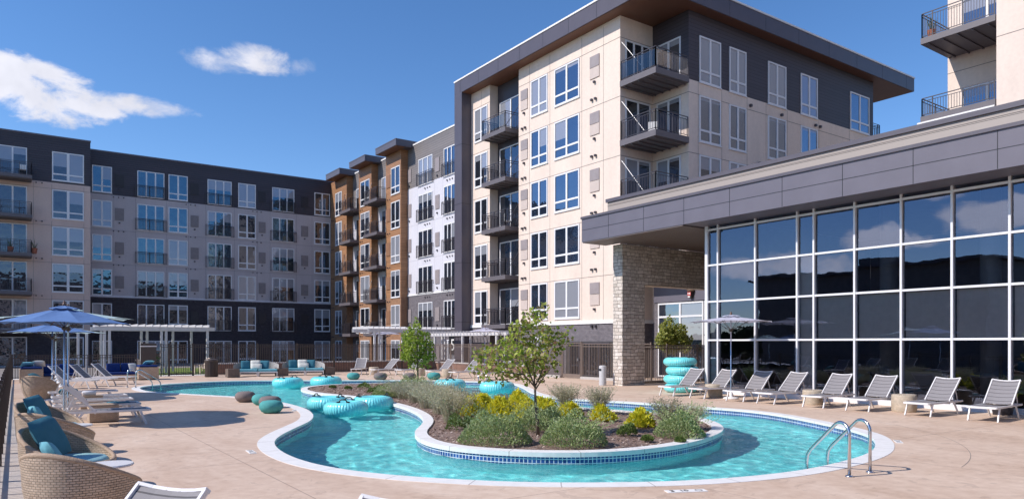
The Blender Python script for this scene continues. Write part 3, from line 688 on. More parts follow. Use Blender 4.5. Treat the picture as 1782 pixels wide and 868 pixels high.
m = MB(); m.box(27.14, 27.2, 28.34, 37.8, 3.0, 3.2); m.box(27.14, 27.2, 41.2, 43.6, 3.0, 3.2); m.box(27.2, 29.7, 28.34, 28.4, 3.0, 3.2); m.build('ledge', MT['ledge'], cb)
j = MB()
for i in range(5):
    z = 18.45-3.2*i; D.bx(j, 28.38, 37.8, z, z+.03, -.001, .006); D.bx(j, 41.2, 43.6, z, z+.03, -.001, .006)
    E2.bx(j, 27.2, 29.69, z if i else 18.45, (z if i else 18.45)+.03, -.001, .006)
    if i: E1.bx(j, 25.79, 28.4, z, z+.03, -.001, .006); S.bx(j, 29.69, 48.3, z, z+.03, -.001, .006)
for px in (921.5, 957, 1012.5, 1050):
    D.bx(j, D.u(px)-.012, D.u(px)+.012, 3.2, 19.5, -.001, .005)
for px in (1215, 1256, 1300, 1333, 1370, 1425, 1478): S.bx(j, S.u(px)-.01, S.u(px)+.01, 3.2, 15.9, -.001, .005)
D.bx(j, D.u(838)-.01, D.u(838)+.01, 16.9, 19.5, -.001, .005)
j.build('panel_joints', MT['joint'], cb)
CBL = [[.9, .9, .3], [0, 0, .2], [0, 0, 0], [0, 0, 0], [0, 1, 0]]
sv = Bag(); vg = Bag(); vl = Bag()
for i in range(5):
    zt = fl(i)
    u0, u1 = D.span(924.5, 953.5); window(cb, D, u0, u1, zt-2.28, zt-.03, 2, .24, CBL[i][0] if i else 1, .085, mull=.13, glass='glass_blue')
    u0, u1 = D.span(965.6, 1008.8); window(cb, D, u0, u1, zt-2.28, zt-.03, 2, .24, .12 if i == 0 else (1 if i == 4 else 0), .085, mull=.15, glass='glass_blue')
    u0, u1 = D.span(826.7, 849); window(cb, D, u0, u1, zt-2.4, zt-.1, 2, .24, [.9, .2, .0, .3, 0][i], .085)
    for (a, c2) in ((907, 918.5), (1027.3, 1043.4)):
        u0, u1 = D.span(a, c2); D.bx(vg, u0, u1, zt-.97, zt-.33, 0, .05); D.bx(vl, u0, u1, zt-1.6, zt-1.0, 0, .05)
        zz = zt-1.82; D.bx(sv, (u0+u1)/2-.06, (u0+u1)/2+.06, zz-.07, zz+.05, 0, .12)
        for q in (.0, .32): D.bx(sv, u1-.55+q, u1-.43+q, zt-2.85, zt-2.73, 0, .13)
    # recess balcony
    window(cb, W('X', 27.86), 38.3, 40.9, zt-2.5, zt-.05, 2, 0, [.9, .0, 0, 0, .5][i], .08, door=True, name='balcony_door')
    s = balcony(cb, 26.5, 27.86, 38.35, 41.18, zt-2.5, 'WSN')
    if i == 0: MB().quad((26.52, 41.1, zt-2.35), (26.52, 38.5, zt-2.35), (26.52, 38.5, zt-1.6), (26.52, 41.1, zt-1.6)).build('glass_guard', MT['guard'], s)
    MB().tube([(27.86, 38.5, zt-.7), (26.6, 38.45, zt-2.4)], .018, 6).build('tie_rod', MT['rail'], s)
    if i < 4:
        # corner notch: doors on both walls and the corner balcony
        a0, a1 = E2.span(1088, 1131); window(cb, E2, a0, a1, zt-2.45, zt-.05, 3 if i == 0 else 2, 0, [0, .0, .1, 0][i], .08, door=True, name='balcony_door')
        a0, a1 = E1.span(1143.5, 1185); window(cb, E1, a0, a1, zt-2.45, zt-.05, 2, 0, [.15, .12, .1, 0][i], .08, door=True, name='balcony_door')
        zb = 16.05-3.2*i; s = balcony(cb, 27.15, 29.68, 25.75, 28.38, zb, 'WS', th=.32)
        for k in range(2): pass
        MB().tube([(27.22, 28.3, zb+2.1), (27.22, 26.6, zb+.1)], .014, 6).build('tie_rod', MT['white'], s)
        if i == 0:
            g = MB().quad((27.18, 28.3, zb+.12), (27.18, 25.85, zb+.12), (27.18, 25.85, zb+.92), (27.18, 28.3, zb+.92)); g.quad((27.25, 25.78, zb+.12), (29.6, 25.78, zb+.12), (29.6, 25.78, zb+.92), (27.25, 25.78, zb+.92)); g.build('glass_guard', MT['guard'], s)
    for (a, c2, zz) in ((1216.6, 1253.8, 0), (1268.7, 1298, 0), (1336, 1367.4, 0), (1393, 1422, 0), (1479, 1512, 0)):
        if i > 2: continue
        u0, u1 = S.span(a, c2); window(cb, S, u0, u1, zt-2.5, zt, 2, .23, [1, .1, .3][i] if a != 1479 else 0, .085, mull=.14, glass='glass_blue' if i < 2 else 'glass_dark')
for px, z in ((1305, 15.5), (1359, 15.5), (1418, 15.5), (1426, 15.5), (1320, 12.3)): S.bx(sv, S.u(px)-.07, S.u(px)+.07, z-.07, z+.07, 0, .14)
sv.build('wall_vent', MT['trim'], cb); vg.build('vent_grille', MT['vent'], cb); vl.build('vent_grille', MT['ventl'], cb)
bars_e = MB(); bars(bars_e, (48.3, 26.2, 0), (49.9, 26.2, 0), 16.0, 17.1); bars(bars_e, (49.9, 26.2, 0), (49.9, 29, 0), 16.0, 17.1); bars_e.build('railing', MT['rail'], cb)
MB().box(48.3, 50, 26.1, 29.2, 15.7, 16).build('balcony', MT['slab'], cb)
# ground-floor opening behind the gates
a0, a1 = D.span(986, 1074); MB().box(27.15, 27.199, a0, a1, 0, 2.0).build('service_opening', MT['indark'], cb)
window(cb, W('X', 27.15), a0+.5, a1-.4, .05, 1.95, 4, 0, 0, .07, door=True, name='entry_door', fm='trim')
for (p1, p2) in ((925, 948),): u0, u1 = D.span(p1, p2); window(cb, D, u0, u1, .2, 2.3, 2, .2, .4)
# dark wall sign beside the corner frame

sg = empty('wall_sign', (30.1, 50, 1.2), 'dark square sign with a pale figure on the grey brick behind the pergola', 'sign')
u0, u1 = Cw.span(783, 797); MB().box(30.2, 30.297, u0, u1, 1.0, 2.6).build('board', MT['black'], sg)
tcu = bpy.data.curves.new('figure', 'FONT'); tcu.body = '5'; tcu.size = 1.35; tcu.extrude = .01; tcu.align_x = 'CENTER'; tcu.materials.append(MT['paper'])
to_mesh(tcu, 'figure', sg, (.08, (u0+u1)/2-50, .12), (radians(90), 0, radians(-90)))

# ---- cream tower, upper right, behind the clubhouse roof
rt = empty('apartment_building', (42, 4, 0), 'cream apartment block with balconies rising above the clubhouse roof at right', 'building')
P1 = W('X', 35.4); P2 = W('X', 38.3)
m = MB().box(35.4, 52, -12, 13.45, 0, 25); m.box(38.3, 52, 13.45, 16.7, 0, 25); m.build('panel_wall', MT['cream'], rt)
j = MB()
for z in (15.25, 18.45, 12.05, 21.65): P1.bx(j, -12, 13.46, z, z+.03, 0, .006); P2.bx(j, 13.45, 16.7, z, z+.03, 0, .006)
j.box(37.2, 37.23, 13.449, 13.456, 0, 25) if False else None
j.build('panel_joints', MT['joint'], rt)
for k in range(2):
    zs = 16.3-3.7*k; s = balcony(rt, 35.42, 38.28, 13.5, 16.65, zs, 'WN', rh=1.15 if k == 0 else .85)
    if k: MB().box(35.3, 38.28, 13.5, 16.75, zs-.85, zs-.29).build('ledge', MT['ledge'], s)
    a0, a1 = P2.span(1674, 1716); window(rt, P2, a0-1.2 if a0-1.2 > 13.5 else 13.5, a1, zs+.05, zs+(2.4 if k == 0 else 1.75), 2, 0, .3, .09, door=True, name='balcony_door', glass='glass_blue')
for i in range(4):
    window(rt, P1, 7.5, 9.5, 16.0+3.2*(i-1), 18.3+3.2*(i-1), 2, .24)
tp = empty('potted_plant', (35.75, 16.3, 16.3), 'terracotta pot with a spiky plant on the upper balcony corner', 'plant')
MB().lathe([(0, 0), (.14, 0), (.19, .36), (.16, .36), (.15, .3), (0, .3)], 16).build('pot', MT['terra'], tp, local=True, smooth=False)
m = MB()
for k in range(26):
    a = random.uniform(0, 2*pi); r = random.uniform(.08, .3); h = random.uniform(.3, .75); m.quad((.02*cos(a), .02*sin(a), .3), (.02*cos(a+1.5), .02*sin(a+1.5), .3), (r*cos(a+.06), r*sin(a+.06), .3+h), (r*cos(a), r*sin(a), .3+h))
m.build('leaves', leafm('spiky_leaf', [(.05, .11, .03), (.10, .17, .05)]), tp, local=True)

for (x, y, lb) in ((.35, 72.75, 'leafy pot on the third balcony from the top at the far left'), (2.0, 72.8, 'second leafy pot near the end of the same far left balcony')): dup(tp, (x, y, 9.46), 1.3, lb, 1.25, 'potted plants on balconies')
fc = empty('balcony_chair', (1.2, 72.95, 16.0), 'small pale chair on the topmost far left balcony', 'chair', 'chairs on balconies')
m = MB().box(-.24, .24, -.24, .24, .42, .46); m.box(-.24, .24, .2, .24, .46, .92); m.build('seat', MT['paper'], fc, local=True)
for (a, b2) in ((-.22, -.22), (.22, -.22), (-.22, .22), (.22, .22)): MB().box(a-.02, a+.02, b2-.02, b2+.02, 0, .42).build('leg', MT['black'], fc, local=True)
dup(fc, (28.6, 27.3, 12.86), 2.2, 'pale chair on the second corner balcony of the cream block')
dup(fc, (27.3, 39.2, 9.56), 1.0, 'pale chair on a recessed balcony of the cream block')

# ---- low entrance building seen through the stone portal
eb = empty('entrance_building', (32, 22, 0), 'low dark-topped entrance building with white framed glazing seen through the stone portal', 'building')
L1 = W('X', 29.0)
MB().box(29, 40, 18.6, 25.7, 0, 4.1).build('wall', MT['indark'], eb)
m = MB().box(29.0, 29.4, 25.7, 27.6, 0, 4.1); m.build('end_wall', MT['gbrick'], eb)
MB().box(28.95, 40, 18.6, 25.7, 4.1, 4.95).build('fascia', MT['fascia'], eb); MB().box(28.95, 29.5, 25.7, 27.6, 4.1, 4.95).build('fascia', MT['fascia'], eb)
MB().box(28.9, 40, 18.55, 25.72, 4.95, 5.05).build('roof_edge', MT['trim'], eb); MB().box(28.9, 29.5, 25.72, 27.6, 4.95, 5.05).build('roof_edge', MT['trim'], eb)
for (a, b2, z0, z1, c, tr) in ((24.2, 27.3, 0.1, 4.05, 2, .8), (21.4, 24.15, 2.35, 4.05, 1, 0), (18.8, 21.35, 2.35, 4.05, 1, 0), (21.4, 24.15, .05, 2.3, 2, 0), (18.8, 21.35, .05, 2.3, 2, 0)):
    window(eb, L1, a, b2, z0, z1, c, tr, 0, .08, door=True, glass='glass_blue')
lt = empty('wall_lantern', (28.9, L1.u(1205), 4.5), 'round bronze wall lamp with a small red and white badge on the dark fascia', 'wall lamp')
MB().lathe([(0, .22), (.17, .22), (.22, .14), (.2, .06), (.12, .04), (0, .04)], 20).build('cap', MT['brass'], lt, local=True, smooth=True)
m = MB().lathe([(0, .04), (.15, .04), (.13, -.18), (.08, -.28), (0, -.28)], 8).build('body', MT['ventd'], lt, local=True)
MB().box(-.165, -.15, -.11, .11, -.15, .03).build('badge', MT['red'], m, local=True)
m2 = MB(); m2.box(-.172, -.166, -.08, -.03, -.1, .0); m2.box(-.172, -.166, -.01, .02, -.1, .0); m2.box(-.172, -.166, .05, .08, -.1, 0); m2.box(-.172, -.16, -.07, .07, -.24, -.17); m2.build('lettering', MT['paper'], m, local=True)

# ---- clubhouse with its glass front and canopy
ch = empty('clubhouse', (30, 5, 0), 'clubhouse with a tall white-gridded glass wall under a deep dark canopy', 'building')
XG = 22.15; XF = 20.95; Hm = [onX(px, XG) for px in (1231.5, 1251, 1316, 1389, 1418, 1489, 1570, 1658.5, 1759)]
Hm += [Hm[-1]-2.3, Hm[-1]-4.6, Hm[-1]-6.9, Hm[-1]-9.2, Hm[-1]-11.5]
Y0 = Hm[-1]; Y1 = Hm[0]
TZ = [.16, 2.02, 3.49, 4.88, 6.24]
m = MB()
for i, y in enumerate(Hm):
    wd = .062 if i else .13
    m.box(XG-.09, XG+.06, y-wd/2, y+wd/2, .16, 6.76)
for z in TZ[1:]+[6.70]: m.box(XG-.075, XG+.05, Y0, Y1, z-.032, z+.032)
m.box(XG-.12, XG+.06, Y0, Y1, 0.0, .16)
m.build('curtain_wall_frame', MT['winframe'], ch)
for k in range(len(Hm)-1):
    g = MB()
    for a, b2 in zip(TZ[:1]+TZ[1:], TZ[1:]+[6.7]): e1, e2 = random.uniform(-.008, .008), random.uniform(-.006, .006); g.quad((XG+e1, Hm[k]-.03, a), (XG, Hm[k+1]+.03, a), (XG+e2, Hm[k+1]+.03, b2), (XG+e1+e2, Hm[k]-.03, b2))
    g.build('glass_bay', MT['hall_glass'], ch)
m = Bag()
for k in range(4, len(Hm)-1): m.box(XG+.12, XG+.14, Hm[k+1]+.05, Hm[k]-.05, 2.06, 3.46)
m.build('roller_blind', MT['blind'], ch)
m = Bag(); m.box(XG+.12, XG+.14, Hm[4]+.03, Hm[3]-.03, .2, 4.85); m.box(XG+.12, XG+.14, Hm[1]+.03, Hm[0]-.07, .2, 3.4); m.build('roller_blind', MT['blind'], ch)
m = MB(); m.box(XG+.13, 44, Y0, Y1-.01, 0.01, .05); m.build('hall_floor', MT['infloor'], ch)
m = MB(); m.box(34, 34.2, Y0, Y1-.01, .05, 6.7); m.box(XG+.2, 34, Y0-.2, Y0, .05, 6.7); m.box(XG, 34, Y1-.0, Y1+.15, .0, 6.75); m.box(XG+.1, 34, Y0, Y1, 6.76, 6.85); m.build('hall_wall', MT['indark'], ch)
gc_ = plain('grey_column', (.22, .22, .22), .6)
for k in range(7): MB().tube([(24.6, Y1-2.6-k*3.1, .05), (24.6, Y1-2.6-k*3.1, 6.7)], .28, 16).build('column', gc_, ch, smooth=True)
em, et, eo = newmat('downlight'); e_ = et.nodes.new('ShaderNodeEmission'); e_.inputs[0].default_value = (1, .86, .65, 1); e_.inputs[1].default_value = 25; et.links.new(e_.outputs[0], eo.inputs[0])
for (lx, ly) in ((25, 6), (28, 8.5), (26, 10.5), (30, 5), (31, 11.5)): MB().tube([(lx, ly, 2.95), (lx, ly, 3.0)], .05, 12).build('ceiling_light', em, ch)
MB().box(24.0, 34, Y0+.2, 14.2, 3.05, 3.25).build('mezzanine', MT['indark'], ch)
for (bx_, by_) in ((24.2, 5.2), (24.6, 8.6), (24.3, 11.6), (27, 7)):
    m = MB(); m.box(bx_, bx_+.8, by_-.7, by_+.7, .42, .5); m.box(bx_+.7, bx_+.82, by_-.7, by_+.7, .5, .95)
    for (qx, qy) in ((.05, -.62), (.05, .62), (.72, -.62), (.72, .62)): m.box(bx_+qx-.03, bx_+qx+.03, by_+qy-.03, by_+qy+.03, .05, .42)
    m.build('lobby_seat', MT['vent'], ch)
m = MB().box(22.4, 46, Y0, 24.2, 6.86, 8.29); m.build('roof', MT['board'], ch)
m = MB().box(22.33, 46, Y0, 24.27, 8.29, 8.44); m.build('roof_edge', MT['roofcap'], ch)
jj = MB()
for z in (7.85, 8.15): jj.box(22.39, 22.4, Y0, 24.2, z, z+.012)
jj.build('board_joints', MT['joint'], ch)
cp = MB().box(XF, 22.399, Y0, 24.3, 6.39, 7.40); cp2 = cp.build('canopy', MT['fascia'], ch)
MB().box(XF-.05, 22.398, Y0, 24.35, 7.40, 7.50).build('canopy_edge', MT['roofcap'], cp2)
m = MB(); m.box(XF+.02, 22.35, 18.5, 24.28, 6.34, 6.388); m.box(22.35, 29.0, 18.5, 23.3, 6.34, 6.388); m.build('soffit', siding('canopy_soffit', (.13, .105, .10), .3), cp2)
jj = MB(); jj.box(XF-.006, XF, Y0, 24.3, 6.9, 6.915)
for px in (1058.8, 1120, 1190, 1269.6, 1361, 1466, 1589, 1736, 1925): y = onX(px, XF); jj.box(XF-.006, XF, y-.008, y+.008, 6.4, 7.39)
jj.build('panel_joints', MT['black'], cp2)
sp_ = empty('stone_portal', (25, 24, 0), 'pale ledgestone pillar and lintel framing the passage beside the clubhouse', 'wall')
m = MB(); m.box(22.5, 23.9, 23.35, 23.95, 0, 4.55); m.build('pillar', MT['stone'], sp_)
m = MB(); m.box(22.5, 30.5, 23.35, 23.95, 4.55, 6.33); m.build('lintel', MT['stone'], sp_)

# ---- the block across the courtyard, seen only as a reflection in the glass
ob = empty('apartment_building', (-60, 52, -.4), 'low dark apartment block with flat roof mirrored in the clubhouse glass', 'building')
m = MB().box(-70, -53, 38, 70, -1.5, 11.9); m.box(-66, -56, 52, 56, 11.9, 13.4); m.build('wall', MT['grey_siding'], ob)
MB().box(-71, -52, 37.0, 71, 11.9, 12.3).build('roof', MT['roofcap'], ob)
ob = empty('apartment_building', (5, -34, -.4), 'pale apartment block opposite, mirrored in the windows of the long grey wing', 'building')
MB().box(-40, 50, -50, -36, -1.5, 12.0).build('wall', MT['tan'], ob); MB().box(-40, 50, -50, -36, 12.0, 16.0).build('siding_wall', MT['dark_siding'], ob)
for i in range(5):
    for k in range(17):
        x = -38+k*5; MB().box(x, x+2.6, -36, -35.95, .2+3.1*i, 2.5+3.1*i).build('window', MT['winframe'], ob); MB().box(x+.12, x+2.48, -35.95, -35.93, .32+3.1*i, 2.38+3.1*i).build('pane', MT['ventd'], ob)
tl = MB(); random.seed(3)  # unseen trees added to darken the bright horizon mirrored in the glass
for k in range(6000):
    y = random.uniform(-80, 190); hh = 5.5+1.6*sin(y*.09)+1.2*sin(y*.31+1); p = Vector((-95+random.uniform(-5, 5), y, random.random()**.6*hh-1)); d = Vector((random.gauss(0, 1), random.gauss(0, 1), random.gauss(0, 1))).normalized()*1.3; e = d.orthogonal().normalized()*.8
    tl.quad(p-d, p+e, p+d, p-e)
tag(tl.build('added_treeline', leafm('added_foliage', [(.03, .045, .02), (.06, .085, .03), (.09, .11, .04)], .9, .1)), kind='stuff')

# ================================================================== FENCES, PERGOLAS, WALLS
def fence(name, a, b2, z1, label, mat, step=.115, posts=2.4, z0=.0, low=.1, cat='fence', th=.028):
    a = Vector((*a, 0)); b2 = Vector((*b2, 0)); L = (b2-a).length; d = (b2-a)/L
    r = empty(name, a, label, cat)
    m = MB()
    for z in (z1-.03, z1-.17, z0+low): m.bar((a.x, a.y, z), (b2.x, b2.y, z), .03, .035)
    m.build('rail', mat, r)
    m = MB(); n = int(L/step)
    for i in range(1, n): p = a+d*(L*i/n); m.box(p.x-th/2, p.x+th/2, p.y-th/2, p.y+th/2, z0+.04, z1-.01)
    m.build('pickets', mat, r)
    n = max(1, round(L/posts))
    for i in range(n+1): p = a+d*(L*i/n); MB().box(p.x-.03, p.x+.03, p.y-.03, p.y+.03, 0, z1+.05).build('post', mat, r)
    return r
fence('railing_fence', (-.12, 9), (.25, 45.5), 1.22, 'low dark railing running beside the wicker chairs at the far left', MT['bronze'], .5, 1.5)
fence('railing_fence', (.3, 45.6), (6.1, 45.6), 1.28, 'low dark railing behind the navy sofas and umbrellas', MT['bronze'], .12, 1.8)
fence('picket_fence', (7.35, 45.6), (7.75, 45.6), 1.85, 'short dark fence piece between the brown panel and the garden gate', MT['bronze'], .12, 2)
g = fence('garden_gate', (7.8, 45.6), (9.05, 45.6), 1.85, 'closed dark picket gate with green lawn behind it', MT['bronze'], .12, 1.3, cat='gate')
MB().box(7.85, 9.0, 45.57, 45.63, .06, .14).build('bottom_rail', MT['bronze'], g)
fence('picket_fence', (9.1, 45.6), (10.3, 45.6), 1.85, 'dark picket fence piece between the garden gate and the brown bin', MT['bronze'], .12, 2)
fence('picket_fence', (10.35, 45.6), (25.2, 45.6), 1.85, 'long dark picket fence behind the aqua sofas and far loungers', MT['bronze'], .115, 2.45)
fence('picket_fence', (25.2, 45.5), (25.2, 30.95), 1.85, 'bronze picket fence running back along the cream building behind the small trees', MT['bronze_sunlit'], .115, 2.4, th=.02)
g = fence('pool_gate', (25.2, 30.85), (25.2, 29.3), 1.95, 'bronze picket gate beside the steel bin and stone pillar', MT['bronze_sunlit'], .12, 1.55, th=.02, low=.22, cat='gate')
MB().box(25.17, 25.23, 29.3, 30.85, .05, .22).build('kick_plate', MT['bronze_sunlit'], g)
MB().box(25.1, 25.17, 29.42, 29.55, .95, 1.1).build('latch', MT['steel'], g)
fence('picket_fence', (25.2, 29.2), (25.2, 24.2), 1.9, 'bronze picket fence between the pool gate and the stone pillar', MT['bronze_sunlit'], .12, 2.5, th=.02)
fence('picket_fence', (23.95, 24.05), (30.5, 24.05), 1.83, 'bronze picket fence under the stone lintel behind the stacked rings', MT['bronze_sunlit'], .115, 2.4, th=.02)
pn = empty('privacy_panel', (6.75, 45.6, 0), 'brown board panel in the fence beside the navy sofa', 'panel')
MB().box(6.3, 7.1, 45.57, 45.63, .05, 1.9).build('board', MT['bronze'], pn); MB().box(6.28, 7.12, 45.55, 45.65, 1.7, 1.76).build('cross_rail', MT['ledge'], pn)
bw = empty('garden_wall', (18, 46.1, 0), 'low salmon block wall with pale cap behind the long picket fence', 'wall')
MB().box(10.5, 26.4, 46.0, 46.3, 0, .62).build('blocks', MT['wallcap'], bw); MB().box(10.45, 26.45, 45.95, 46.35, .62, .70).build('cap', MT['ledge'], bw)
bw = empty('garden_wall', (26, 40, 0), 'low salmon block wall along the foot of the cream building', 'wall')
MB().box(25.6, 25.85, 33, 45.9, 0, .5).build('blocks', MT['wallcap'], bw); MB().box(25.55, 25.9, 33, 45.95, .5, .58).build('cap', MT['ledge'], bw)
kb = MB().box(25.05, 25.35, 30.95, 36, 0, .13).build('kerb', MT['coping']); tag(kb, kind='structure')
kb = MB().box(25.05, 25.35, 24.4, 29.2, 0, .13).build('kerb', MT['coping']); tag(kb, kind='structure')
kb = MB().box(23.95, 30.5, 24.1, 24.35, 0, .12).build('kerb', MT['coping']); tag(kb, kind='structure')

def pergola(x0, x1, y0, y1, posts, label, zt=2.95):
    r = empty('pergola', ((x0+x1)/2, y0, 0), label, 'pergola')
    for (x, y) in posts: MB().box(x-.07, x+.07, y-.07, y+.07, 0, zt-.22).build('post', MT['post'], r)
    m = MB()
    for y in (y0, y1):
        m.box(x0-.4, x1+.4, y-.12, y-.07, zt-.24, zt); m.box(x0-.4, x1+.4, y+.07, y+.12, zt-.24, zt)
    m.build('beams', MT['post'], r)
    m = Bag(); x = x0-.2
    while x < x1+.3: m.box(x-.025, x+.025, y0-.45, y1+.45, zt+.001, zt+.15); x += .42
    m.build('rafter', MT['post'], r); return r
py0, py1 = 50.5, 53.2
def pX(px, Y): return onY(px, Y)
pergola(pX(178, py0), pX(362, py0), py0, py1, [(pX(a, py0), py0) for a in (182, 190.5, 281, 289, 361)]+[(pX(a, py1), py1) for a in (136, 151, 176, 246, 256, 301, 333)], 'long white pergola on the lawn behind the garden gate')
py0, py1 = 47.4, 50.2
pergola(pX(650, py0), pX(775, py0), py0, py1, [(pX(a, py0), py0) for a in (652, 660, 775)]+[(pX(a, py1), py1) for a in (664, 700, 770)], 'white pergola in front of the brown bays behind the small tree')
r = empty('pergola', (26.1, 42, 0), 'narrow white pergola beside the dark corner frame of the cream building', 'pergola'); zt = 2.62
for y in (38.2, 42.4, 46.3):
    for x in (25.75, 26.4): MB().box(x-.07, x+.07, y-.07, y+.07, 0, zt-.2).build('post', MT['post'], r)
m = Bag()
for x in (25.75, 26.4): m.box(x-.1, x-.06, 37.8, 46.7, zt-.2, zt); m.box(x+.06, x+.1, 37.8, 46.7, zt-.2, zt)
m.build('beam', MT['post'], r); m = Bag()
for k in range(21): m.box(25.4, 26.8, 37.9+k*.42, 37.95+k*.42, zt+.001, zt+.11)
m.build('rafter', MT['post'], r)

# ================================================================== FURNITURE
def arc(n, f): return [f(i/(n-1)) for i in range(n)]
def pillow(mb, c, w, h, t, M=None):               # square cushion with pinched corners
    n = 10; i0 = len(mb.v)
    for s in (1, -1):
        for i in range(n+1):
            for j in range(n+1):
                u = i/n*2-1; v = j/n*2-1; k = max(0, (1-u**4)*(1-v**4))**.5; pin = 1-.10*(1-u*u*.8)*(abs(v)**3) ; pin2 = 1-.10*(1-v*v*.8)*(abs(u)**3)
                p = Vector((u*w/2*pin, s*t/2*k, v*h/2*pin2))
                if M is not None: p = M @ p
                mb.v.append(tuple(p+Vector(c)))
    m_ = (n+1)**2
    for s in (0, 1):
        for i in range(n):
            for j in range(n):
                a = i0+s*m_+i*(n+1)+j; q = (a, a+1, a+n+2, a+n+1); mb.f.append(q if s == 0 else q[::-1])
def rot(z=0, x=0, y=0): return Matrix.Rotation(z, 3, 'Z') @ Matrix.Rotation(x, 3, 'X') @ Matrix.Rotation(y, 3, 'Y')

def make_lounger(loc, rz, label, group, ang=43):
    r = empty('sun_lounger', loc, label, 'sun lounger', group, rz)
    Wd = .31; z = .34; hx = 1.13; ca, sa = cos(radians(ang)), sin(radians(ang)); BL_ = .86
    m = MB()
    for s in (-1, 1): m.bar((0, s*Wd, z), (1.88, s*Wd, z), .035, .05)
    m.bar((.0, -Wd, z), (.0, Wd, z), .05, .05, (0, 0, 1)); m.bar((1.88, -Wd, z), (1.88, Wd, z), .04, .04); m.bar((hx, -Wd, z-.03), (hx, Wd, z-.03), .03, .03)
    m.build('frame', MT['white'], r, local=True, bevel=.006)
    for (x0, x1) in ((.22, .08), (1.36, 1.62)):
        for s in (-1, 1): MB().bar((x0, s*(Wd+.005), z-.0), (x1, s*(Wd+.012), 0.0), .032, .05, (1, 0, 0)).build('leg', MT['white'], r, local=True, bevel=.005)
    def sheet(mb, x0, z0, dx, dz, L, n, sag, u0):
        for i in range(n):
            for j in range(4):
                def P(a, b): 
                    v = (b*2-1); s_ = sag*(1-v*v)
                    return (x0+dx*L*a + dz*s_, v*(Wd-.012), z0+dz*L*a - dx*s_)
                a0, a1, b0, b1 = i/n, (i+1)/n, j/4, (j+1)/4
                mb.quad(P(a0, b0), P(a1, b0), P(a1, b1), P(a0, b1), [(u0+L*a0, b0), (u0+L*a1, b0), (u0+L*a1, b1), (u0+L*a0, b1)])
    m = MB(); sheet(m, .02, z+.012, 1, 0, hx-.04, 6, .02, 0); m.build('sling', MT['sling'], r, local=True, smooth=True)
    b = MB()
    for s in (-1, 1): b.bar((hx, s*(Wd-.0), z+.03), (hx+ca*BL_, s*Wd, z+.03+sa*BL_), .03, .045, (-sa, 0, ca))
    tp_ = [(hx+ca*BL_+sa*.05*(1-v*v), v*(Wd+.015), z+.03+sa*BL_-ca*.05*(1-v*v)) for v in (-1, -.6, -.2, .2, .6, 1)]
    for p, q in zip(tp_[:-1], tp_[1:]): b.bar(p, q, .03, .05, (-sa, 0, ca))
    bo = b.build('backrest', MT['white'], r, local=True, bevel=.004)
    m = MB(); sheet(m, hx+ca*.02, z+.035+sa*.02, ca, sa, BL_-.03, 6, .03, 1.12); m.build('backrest_sling', MT['sling'], bo, local=True, smooth=True)
    m = MB()
    for s in (-1, 1): m.bar((hx+ca*.55, s*(Wd-.04), z+sa*.55), (hx+ca*.55+.16, s*(Wd-.04), z-.01), .02, .02)
    m.bar((hx+ca*.55+.16, -Wd+.04, z-.01), (hx+ca*.55+.16, Wd-.04, z-.01), .02, .02)
    m.build('support_strut', MT['white'], bo, local=True); return r
GL = 'sun loungers lined up along the glass wall'
L0 = None
right = [(1157, 'white and grey lounger beside the stack of turquoise rings, farthest along the glass wall'),
 (1210, 'second lounger along the glass wall, between the stacked rings and the white umbrella pole'),
 (1276, 'third lounger along the glass wall, just in front of the white umbrella pole'),
 (1329, 'fourth lounger along the glass wall, just left of the middle drum table'),
 (1412, 'fifth lounger along the glass wall, right beside the middle pale drum table'),
 (1489, 'sixth lounger along the glass wall, left of the largest pale drum table'),
 (1594, 'seventh lounger along the glass wall, just right of the largest drum table'),
 (1708, 'nearest full lounger of the glass wall row, at the right edge of the photo')]
for px, lb in right:
    a, b_ = ray(px); d = 19.35/a; loc = (19.35, b_*d, 0)
    if L0 is None: L0 = make_lounger(loc, 0, lb, GL)
    else: dup(L0, loc, radians(random.uniform(-4, 4)), lb)
GF = 'sun loungers on the far side of the pool'
far = [((17.3, 40.9), 54, 'far lounger facing the camera, right of the aqua sofas'), ((17.8, 39.6), 12, 'far lounger leaning right, beside the far left drum table'),
 ((18.85, 38.3), 14, 'far lounger just left of the small tree trunk'), ((19.6, 36.0), 12, 'far lounger just right of the small tree trunk'),
 ((19.75, 33.6), 8, 'far lounger between the far right drum table and the leaning tree'), ((20.2, 31.3), 5, 'far lounger half hidden behind the leaves of the big tree')]
for (x, y), rz, lb in far: dup(L0, (x, y, 0), radians(rz), lb, group=GF)
GLe = 'sun loungers in a row beside the wicker chairs'
lft = [(2.80, 19.1, 'nearest lounger of the left row, foot towards the pool'), (2.86, 21.1, 'second lounger of the left row with a dark towel at its foot'),
 (2.92, 22.9, 'third lounger of the left row, behind the wicker side table'), (2.98, 24.6, 'fourth lounger of the left row'), (3.0, 27.0, 'farthest lounger of the left row, behind the umbrella poles')]
for x, y, lb in lft: dup(L0, (x, y, 0), pi+radians(random.uniform(-1, 1)), lb, group=GLe)
GLb = 'sun loungers in front of the navy sofas'
for (x, y, lb) in ((3.1, 34.8, 'left of the three loungers with dark backs below the umbrellas'), (3.95, 36.2, 'middle of the three dark backed loungers in front of the navy sofas'), (4.9, 37.6, 'right of the three dark backed loungers, beside the small pool handrail')):
    dup(L0, (x, y, 0), pi-radians(32), lb, group=GLb)
GN = 'sun loungers at the bottom edge of the photo'
dup(L0, (-.45, 4.42, 0), radians(34.4), 'lounger at the bottom left, only its curved white top bar in view', .955, group=GN)
dup(L0, (.66, 3.13, 0), radians(34.4), 'lounger at the bottom centre, only a white corner of its back in view', .955, group=GN)

